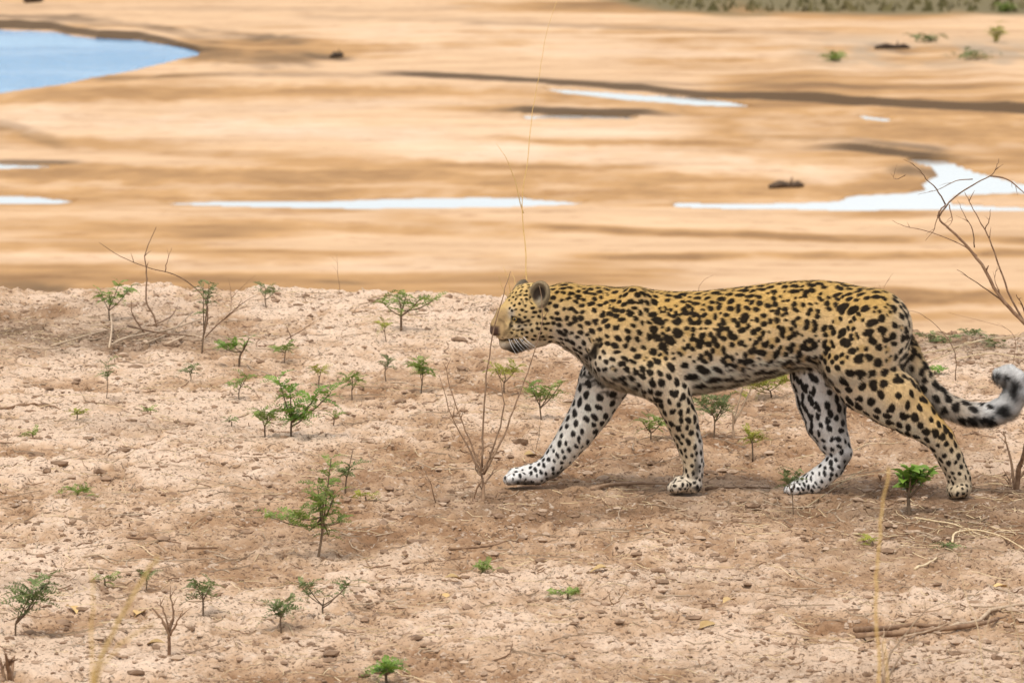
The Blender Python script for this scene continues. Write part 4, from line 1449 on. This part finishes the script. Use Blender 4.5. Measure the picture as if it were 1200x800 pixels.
shrub(234, 400, [[(234, 400, 1.2), (243, 372), (240, 352), (228, 337), (205, 322), (175, 314), (140, 300), (116, 284)], [(194, 318, .7), (196, 304), (201, 290)]], 'long twig arching sideways out of the brush pile over the bank edge', 'twig', r=.0030, name='arching_twig', dy=.02)
shrub(232, 396, [[(232, 396, 1.1), (262, 374), (285, 355), (302, 345)], [(262, 374), (280, 362), (300, 358)]], 'straight thin branch leaning low from the brush pile', 'twig', r=.0026, name='leaning_twig')
shrub(344, 398, [[(344, 398, 1), (338, 388), (335, 380)], [(335, 398), (355, 386), (372, 374)]], 'tiny snapped twig on the bare earth', 'twig', r=.0022, name='snapped_twig')
shrub(272, 366, [[(272, 366), (271, 345), (268, 325)], [(271, 350), (285, 335), (300, 322)]], 'fine dry stalk on the lip of the bank', 'twig', r=.0013, name='dry_stalk')
shrub(397, 345, [[(397, 345), (396, 320), (394, 298)]], 'fine dry stalk alone where the bank meets the sand', 'twig', r=.0012, name='dry_stalk')
shrub(199, 768, [[(199, 768, 1.5), (198, 748), (192, 730), (178, 712)], [(198, 748, 1), (196, 730), (190, 712), (186, 700)], [(198, 742), (203, 722), (200, 700), (199, 686)], [(199, 744), (208, 728), (214, 716)], [(197, 738), (190, 724), (184, 718)]], 'small bare dark shrub with upright forked stems on the near earth', r=.0036, dy=.05)
shrub(727, 714, [[(727, 714), (726, 700), (718, 688), (709, 680)], [(726, 702), (732, 692), (737, 678)], [(718, 708), (714, 700), (712, 690)]], 'fine forked dry stalk on open earth below the leopard', 'twig', r=.0018, name='forked_stalk', mat=M_TWIGP)
shrub(512, 588, [[(512, 588), (505, 568), (498, 550)]], 'short straight spike beside the bare many-stemmed shrub', 'twig', r=.0018, name='twig_spike', sub=False)
shrub(628, 530, [[(628, 530), (632, 505), (634, 490)], [(626, 530), (622, 518), (619, 508)]], 'two thin pale stalks against the leopard\'s forward leg', 'twig', r=.0014, name='thin_stalk', mat=M_TWIGP)
shrub(12, 800, [[(10, 805, 1.6), (9, 780), (6, 765)], [(12, 805, 1.4), (14, 785), (16, 770)], [(6, 805), (2, 780), (0, 770)]], 'dark snapped stub of a stem at the foot of the leaning seedling', 'twig', r=.006, name='stem_stub')
shrub(1190, 574, [[(1190, 574, 2), (1194, 550), (1200, 530), (1206, 500)], [(1192, 572), (1186, 548), (1180, 520), (1176, 505)], [(1194, 560), (1204, 548), (1215, 540)], [(1188, 574), (1183, 564), (1186, 556)]], 'dark brown stump with bare shoots below the curled tail', r=.0055)
# big bare bush leaning in from beyond the frame
shrub(1262, 440, [[(1262, 440, 2.2), (1235, 405), (1208, 385), (1190, 368), (1170, 345), (1150, 310), (1130, 285), (1112, 268), (1100, 256), (1102, 246), (1108, 240)],
                  [(1205, 386, 1.0), (1185, 350), (1172, 315), (1160, 280), (1150, 262), (1138, 240), (1130, 225)], [(1100, 254, .8), (1118, 232), (1145, 214), (1162, 205), (1168, 195), (1171, 186)],
                  [(1160, 206, .9), (1180, 210), (1200, 226), (1225, 250)], [(1108, 240, .7), (1098, 222), (1088, 212), (1078, 200), (1068, 190)], [(1145, 300, .6), (1125, 286), (1090, 272), (1060, 265), (1045, 258)],
                  [(1142, 290, .6), (1140, 270), (1130, 252), (1122, 235)], [(1190, 368, .9), (1165, 345), (1140, 328), (1122, 316)], [(1100, 250, .5), (1095, 268), (1085, 282)], [(1112, 240, .6), (1116, 258), (1108, 268)],
                  [(1170, 340, .5), (1166, 325), (1168, 312)], [(1155, 268, .5), (1160, 255), (1161, 245)], [(1208, 385, 1), (1198, 358), (1190, 345)], [(1062, 205, .4), (1050, 210), (1044, 203)], [(1140, 210, .5), (1120, 212), (1100, 222), (1075, 228)]],
      'tall bare bush reaching thin brown branches over the curled tail', r=.0040, Y=2.2, dy=.12)
shrub(1118, 440, [[(1118, 440), (1120, 420), (1112, 400), (1095, 380), (1075, 366), (1060, 364)]], 'thin hooked twig arching behind the leopard\'s rump', 'twig', r=.0019, name='hooked_twig')
shrub(1185, 425, [[(1185, 425), (1190, 400), (1180, 385), (1150, 376), (1110, 366)]], 'thin twig trailing low behind the curled tail', 'twig', r=.0013, name='trailing_twig')
shrub(1040, 405, [[(1040, 405), (1035, 345), (1046, 320)]], 'fine stalk poking up behind the leopard\'s rump', 'twig', r=.0013, name='dry_stalk')
shrub(812, 380, [[(812, 380), (820, 335), (836, 322)]], 'fine stalk poking up behind the leopard\'s back', 'twig', r=.0013, name='dry_stalk')
# tall golden stalk on the bank edge behind the head
shrub(618, 356, [[(618, 356), (616, 300), (612, 240), (619, 180), (624, 130), (632, 88), (640, 40), (652, 2)], [(613, 250), (600, 200), (582, 168)]], 'tall golden grass stalk standing behind the leopard\'s head', 'grass', mat=M_GOLD, r=.0022, name='grass_stalk', sub=False, dy=.02)
shrub(600, 352, [[(600, 352), (596, 330), (590, 312)], [(601, 352), (604, 335), (600, 318)], [(598, 352), (588, 335), (584, 322)], [(602, 352), (610, 332), (616, 318)], [(599, 352), (597, 336), (596, 322)]], 'small golden grass tuft just behind the leopard\'s forehead', 'grass', mat=M_GOLD, r=.0018, name='grass_tuft', sub=False)

# foreground straws, closer to the camera and so out of focus
shrub(45, 830, [[(45, 830, 1.4), (50, 1300), (80, 920), (98, 830), (120, 770), (146, 715), (172, 670), (186, 652)], [(45, 830, .8), (60, 1250), (88, 900), (112, 800), (135, 762), (165, 738), (185, 730)], [(45, 830, .8), (84, 1250), (104, 900), (108, 770), (110, 700), (108, 668)]], 'golden straw clump leaning over, closest of all to the viewer', 'grass', mat=M_GOLD, r=.0027, Y=-10.2, name='grass_clump', sub=False, rt=.5)
shrub(1030, 840, [[(1030, 840, 1.2), (1034, 1250), (1030, 950), (1030, 840), (1029, 760), (1026, 690), (1030, 640), (1036, 585), (1042, 548)], [(1034, 840), (1038, 1200), (1044, 900), (1040, 790), (1036, 750)]], 'single upright golden straw rising before the broad-leaved plant', 'grass', mat=M_GOLD, r=.0022, Y=-8.6, name='grass_stalk', sub=False, rt=.5)
shrub(1022, 830, [[(1022, 830), (1040, 775), (1060, 745), (1085, 715), (1120, 700)], [(1030, 820), (1048, 780), (1070, 752), (1110, 735)], [(1080, 830), (1098, 800), (1104, 790)], [(1036, 800), (1034, 760), (1036, 735)], [(1060, 745), (1090, 738), (1130, 722)]], 'brown dead branching stalks at the foot of the golden straw', 'shrub', r=.0032, Y=-3.9, mat=M_TWIGP)
shrub(1160, 840, [[(1160, 840), (1150, 760), (1130, 690), (1120, 650)], [(1200, 840), (1195, 760), (1180, 680), (1196, 640)], [(1140, 840), (1142, 780), (1160, 720)]], 'faint golden straws standing over the fallen sticks', 'grass', mat=M_STRAW, r=.0017, Y=-4.6, name='grass_clump', sub=False)


# ---- fallen sticks
def stick(pix, r, label, mat=None, name='fallen_stick', cat='stick', group=None, lift=0.0):
    P = [ground_at(*q) for q in pix]
    g = P[0].copy()
    mb = MB()
    pts = curve_pts([p + np.array([0, 0, r * .7 + lift]) - g for p in P], 4)
    for p in pts[1:-1]:
        z = gz(p[0] + g[0], p[1] + g[1]) - g[2] + r * .5
        p[2] = max(p[2], z)
    mb.tube(pts, list(np.linspace(r, r * .55, len(pts))), 6)
    return tag(link(name, mb.mesh(name), mat or M_TWIG, loc=Vector(g.tolist())), label, cat, group)


stick([(694, 577), (712, 572), (745, 570), (790, 571)], .0068, 'gnarled dead stick lying against the planted front paw', M_TWIGM, lift=.006)
stick([(826, 574), (880, 572), (905, 573)], .0042, 'thin stick lying behind the planted front paw')
stick([(1002, 740), (1060, 737), (1110, 734)], .008, 'purplish fallen stick, upper of the pair lying side by side')
stick([(1004, 748), (1080, 742), (1145, 734), (1170, 727)], .009, 'long fallen stick, lower of the pair lying side by side')
stick([(1110, 738), (1160, 725), (1200, 710), (1240, 700)], .006, 'crooked pale stick crossing the end of the pair', M_TWIGP)
stick([(526, 644), (560, 642), (608, 636)], .0044, 'thin dark stick on open earth below the forward paw')
stick([(0, 480), (40, 477), (72, 482)], .0048, 'dark stick lying alone below the brush pile')
stick([(100, 472), (125, 474), (152, 471)], .004, 'short dark stick at the foot of the straight stem')
stick([(148, 630), (180, 633), (212, 637)], .0036, 'thin stick with a white chip beside it on the near earth')
stick([(219, 643), (255, 643)], .0045, 'short thick twig piece on the near earth')
stick([(95, 654), (115, 651), (132, 660)], .004, 'pale bent twig lying on the near earth', M_TWIGP)
stick([(1000, 626), (1040, 630), (1062, 632)], .0032, 'pale curved root lying before the broad-leaved plant', M_STRAW)
stick([(1116, 640), (1120, 629), (1145, 626), (1175, 634), (1200, 648)], .0034, 'pale looping root strand on dark earth', M_STRAW, lift=.01)
stick([(1060, 610), (1110, 613), (1135, 622), (1160, 632)], .003, 'pale root strand running toward the looping one', M_STRAW)
stick([(1072, 668), (1090, 660), (1098, 654)], .004, 'short pale root stub on the earth', M_STRAW)
BP = 'dead stick tangled in the brush pile on the bank edge'
for q, r in (([(60, 410), (100, 398), (130, 390)], .004), ([(128, 414), (150, 404), (200, 394), (236, 382)], .0048), ([(134, 408), (160, 398), (172, 386)], .0036), ([(150, 392), (185, 400), (225, 404)], .004),
             ([(170, 410), (200, 396), (226, 372)], .0036), ([(80, 398), (105, 402), (130, 396)], .0034), ([(180, 388), (200, 378), (208, 366)], .0032), ([(128, 418), (131, 396), (130, 380)], .004), ([(196, 408), (222, 398), (240, 402)], .004), ([(20, 410), (52, 414), (80, 410)], .0034)):
    stick(q, r, BP, PR.choice((M_TWIG, M_TWIGP, M_TWIGP)), group='sticks in the brush pile', lift=PR.uniform(.004, .03))
for q, r in (([(1080, 420), (1120, 412), (1165, 400)], .0028), ([(1130, 408), (1170, 402), (1215, 398)], .003), ([(1060, 404), (1100, 398), (1150, 403)], .0026), ([(1120, 425), (1160, 418), (1200, 424)], .003), ([(1085, 432), (1115, 420), (1130, 410)], .0026), ([(1150, 396), (1175, 392), (1200, 404)], .0026)):
    stick(q, r, 'dry stalk lying flat among the weeds behind the tail', M_STRAW, 'fallen_stalk', 'stalk', 'stalks lying behind the tail', lift=PR.uniform(.004, .02))
for q in ([(940, 600), (985, 570), (1030, 545)], [(960, 575), (1010, 560), (1050, 556)], [(930, 540), (1000, 530), (1060, 520)]):
    stick(q, .0022, 'thin dry stalk lying between the leopard\'s hind legs', M_STRAW, 'fallen_stalk', 'stalk', 'stalks between the hind legs', lift=.006)

# dead fallen leaves one can pick out
for px, py in ((628, 536), (514, 699), (540, 681), (820, 738), (80, 712), (860, 705), (172, 758), (712, 667), (160, 722), (1180, 690)):
    g = ground_at(px, py)
    me = broad_mesh(px, .05, .034); me.materials.append(M_DRYLEAF)
    o = link('fallen_leaf', me, None, loc=Vector((g + np.array([0, 0, .006])).tolist()))
    o.rotation_euler = (PR.uniform(-.3, .3), PR.uniform(-.3, .2), PR.uniform(0, 6.28))
    tag(o, 'withered yellow-brown fallen leaf lying on the bare earth', 'leaf', 'fallen leaves on the bare earth')

# dark clods one can pick out
ICO = []
phi = (1 + 5 ** .5) / 2
icv = np.array([(-1, phi, 0), (1, phi, 0), (-1, -phi, 0), (1, -phi, 0), (0, -1, phi), (0, 1, phi), (0, -1, -phi), (0, 1, -phi), (phi, 0, -1), (phi, 0, 1), (-phi, 0, -1), (-phi, 0, 1)]) / 1.902
icf = [(0, 11, 5), (0, 5, 1), (0, 1, 7), (0, 7, 10), (0, 10, 11), (1, 5, 9), (5, 11, 4), (11, 10, 2), (10, 7, 6), (7, 1, 8), (3, 9, 4), (3, 4, 2), (3, 2, 6), (3, 6, 8), (3, 8, 9), (4, 9, 5), (2, 4, 11), (6, 2, 10), (8, 6, 7), (9, 8, 1)]
M_CLOD = simple_mat('earth_clod', (.15, .09, .052), (.34, .22, .14), 30)
M_CLODL = simple_mat('pale_clod', (.36, .24, .155), (.56, .41, .29), 30)


def scatter(name, N, maker, mat, label, cat, dens):
    """many tiny bits as one mesh; dens(px,py) in 0..1 keeps or drops"""
    V = []; Fc = []; nv = 0
    u = RNG.uniform(-60, 1260, N * 3); v = 345 + (RNG.random(N * 3)) * 520
    Pg = on_z(u, v, 0.0)
    keep = (RNG.random(len(u)) < dens(u, v, Pg)) & (Pg[:, 1] < edge_y(Pg[:, 0]) - .02)
    for fx, fy in ((0.50, -0.07), (0.02, 0.07), (0.84, 0.03), (1.32, -0.09)):
        keep &= ((Pg[:, 0] - fx) / .09) ** 2 + ((Pg[:, 1] - fy) / .12) ** 2 > 1
    Pg = Pg[keep][:N]
    Pg[:, 2], _, _ = terrace_fields(Pg[:, 0], Pg[:, 1])
    for p in Pg:
        a, f = maker(p)
        V.append(a); Fc.append(np.asarray(f) + nv); nv += len(a)
    me = mesh_np(name, np.concatenate(V), np.concatenate(Fc), False)
    return tag(link(name, me, mat), label, cat, kind='stuff')


def clod(p, lo_=.0028, hi_=.014):
    r = lo_ * (hi_ / lo_) ** (RNG.random() ** 2.2)
    v = icv * (r * RNG.uniform(.6, 1.3, (12, 1))) * np.array([RNG.uniform(.8, 1.8), RNG.uniform(.8, 1.5), .62])
    return v + p + np.array([0, 0, r * .12]), icf


def straw(p, lmin=.03, lmax=.20, r=.0009):
    l = RNG.uniform(lmin, lmax) * RNG.random() ** .5; a = RNG.uniform(0, 6.28)
    n_ = 5
    t = np.linspace(-.5, .5, n_)
    cur = RNG.normal(0, .25)
    dx = np.cos(a + cur * t * 2); dy_ = np.sin(a + cur * t * 2)
    x = p[0] + t * l * dx; y = p[1] + t * l * dy_
    z = gfast(x, y)
    z = np.maximum(z, p[2] - .004) + r * 1.2 + RNG.uniform(0, .010) * (t + .5) ** 2
    rr2 = r * RNG.uniform(.7, 1.6)
    V = []
    for k in range(3):
        th = 2.094 * k
        V.append(np.stack([x - np.sin(a) * rr2 * math.cos(th), y + np.cos(a) * rr2 * math.cos(th), z + rr2 * math.sin(th)], 1))
    V = np.concatenate(V)
    f = []
    for i in range(n_ - 1):
        for k in range(3):
            k2 = (k + 1) % 3
            f += [(k * n_ + i, k2 * n_ + i, k2 * n_ + i + 1, k * n_ + i + 1)]
    return V, f


def zone(u, v, lst, basev):
    d_ = np.full(len(u), basev)
    for hx_, hy_, sx, sy, w in lst:
        d_ = np.maximum(d_, w * np.exp(-((u - hx_) / sx) ** 2 - ((v - hy_) / sy) ** 2))
    return d_


LIT = [(120, 392, 200, 26, 1), (1140, 408, 140, 30, 1), (850, 595, 300, 26, .8), (1130, 600, 160, 60, .9), (560, 590, 90, 18, .8), (700, 540, 120, 30, .5), (300, 350, 300, 12, .6)]
patch = lambda P, s: sstep(-.25, .35, fbm2(P[:, 0] / .35, P[:, 1] / .6, 4, s))
scatter('earth_clods', 11000, clod, M_CLOD, 'dark crumbs of dry earth strewn over the bank', 'clods', lambda u, v, P: zone(u, v, LIT, .25) * (.25 + patch(P, 201)))
scatter('pale_earth_clods', 6000, clod, M_CLODL, 'pale crumbs of dry earth strewn over the bank', 'clods', lambda u, v, P: .25 + .6 * patch(P, 202))
scatter('dark_earth_lumps', 500, lambda p: clod(p, .008, .022), M_CLOD, 'larger dark lumps of dry earth strewn over the bank', 'clods', lambda u, v, P: zone(u, v, LIT, .3) * (.2 + patch(P, 205)))
scatter('straw_litter', 3000, lambda p: straw(p), M_STRAW, 'fine dry straw strewn over the bank', 'straw', lambda u, v, P: zone(u, v, LIT, .22) * (.3 + patch(P, 203)))
scatter('twig_litter', 2200, lambda p: straw(p, .015, .11, .0015), M_TWIG, 'broken dark twig bits strewn over the bank', 'twigs', lambda u, v, P: zone(u, v, LIT, .2) * (.2 + patch(P, 204)))
scatter('pale_twig_litter', 1100, lambda p: straw(p, .02, .34, .0015), M_TWIGP, 'broken pale twig bits strewn over the bank', 'twigs', lambda u, v, P: zone(u, v, LIT, .2))

# ------------------------------------------------------------------ things out on the riverbed
def bed_z(x, y):
    i = np.argmin((rx - x) ** 2); j = np.argmin((ry - y) ** 2)
    return float(zb.reshape(len(rx), len(ry))[i, j])


def far_log(px0, px1, py, r, label):
    a = on_z(px0, py, RIVER_Z); c = on_z(px1, py - 1.5, RIVER_Z)
    a[2] = bed_z(a[0], a[1]) + r * .5; c[2] = bed_z(c[0], c[1]) + r * .5
    mb = MB(); d = c - a
    pts = [a * 0, d * .3 + np.array([0, .05, r * .5]), d * .6 + np.array([0, .03, 0]), d * .85 + np.array([0, 0, r * .4]), d]
    mb.tube(pts, [r * .6, r, r * .85, r * .9, r * .35], 7)
    mb.tube([d * .6, d * .66 + np.array([0, 0, r * 2.2])], [r * .4, r * .15], 5)
    tag(link('driftwood_log', mb.mesh('driftwood_log'), M_DARKLOG, loc=Vector(a.tolist())), label, 'driftwood')


far_log(902, 942, 222, .06, 'dark driftwood log stranded beside the thin stream')
far_log(1026, 1066, 62, .06, 'dark driftwood stranded on grey scrubby sand')
far_log(388, 402, 70, .06, 'short dark driftwood end on wet sand beyond the pond')
far_log(30, 50, 4, .12, 'dark driftwood hump on the far sand beyond the pond')


def far_bush(px, py, w, h, kind, label, group=None):
    g = on_z(px, py, RIVER_Z); g[2] = bed_z(g[0], g[1])
    e = empty('sandbar_bush', g, label, 'bush', group)
    s_ = np.linalg.norm(g - CAM) / FPX
    mb = MB()
    for k in range(4):
        mb.tube([(0, 0, -.03), (PR.gauss(0, w * s_ * .2), PR.gauss(0, w * s_ * .2), h * s_ * .6)], [.012, .004], 4)
    link('stem', mb.mesh('stem'), M_STEM, e)
    for j in range(40):
        x = PR.gauss(0, w * s_ * .28); y = PR.gauss(0, w * s_ * .3); z = abs(PR.gauss(h * s_ * .5, h * s_ * .28))
        az = PR.uniform(0, 6.28)
        add_leaf(e, kind, (x, y, z), (math.cos(az), math.sin(az), PR.uniform(0, .8)), PR.uniform(2, 4))


far_bush(978, 78, 16, 7, 'green', 'green bush on the grey scrubby sandbar beneath the overgrown far bank')
far_bush(1167, 52, 7, 20, 'yellow', 'tall thin yellow-green bush on the far sandbar')
far_bush(1085, 52, 30, 8, 'grey', 'wide low grey bush on the far sandbar')
far_bush(1140, 78, 40, 8, 'grey', 'broad sparse grey bush above the dark cut bank')
far_bush(1180, 16, 10, 8, 'green', 'rounded green bush at the foot of the overgrown far bank')

# grass and scrub of the far bank, too far to tell blades apart
NG = 16000
gx = RNG.uniform(-60, 60, NG); gy = 113 + RNG.random(NG) ** 1.5 * 30 + 8 * sstep(4.5, 0, gx)
bxi = np.clip(np.searchsorted(rx, gx), 1, len(rx) - 1); byi = np.clip(np.searchsorted(ry, gy), 1, len(ry) - 1)
gzv = zb.reshape(len(rx), len(ry))[bxi, byi]
h_ = RNG.uniform(.07, .26, NG) * (.45 + .55 * sstep(-6, 10, gx)); w_ = h_ * RNG.uniform(.3, .8, NG); a_ = RNG.uniform(0, 3.14, NG)
Vg = np.stack([np.stack([gx - w_ * np.cos(a_), gy - w_ * np.sin(a_), gzv - .05], 1), np.stack([gx + w_ * np.cos(a_), gy + w_ * np.sin(a_), gzv - .05], 1),
               np.stack([gx + RNG.normal(0, .1, NG), gy, gzv + h_], 1)], 1).reshape(-1, 3)
me = mesh_np('far_bank_grass', Vg, np.arange(NG * 3).reshape(-1, 3), False)
tag(link('far_bank_grass', me, simple_mat('far_grass', (.07, .065, .025), (.17, .135, .06), .5)), 'dull green and brown grass covering the far river bank', 'grass', kind='stuff')
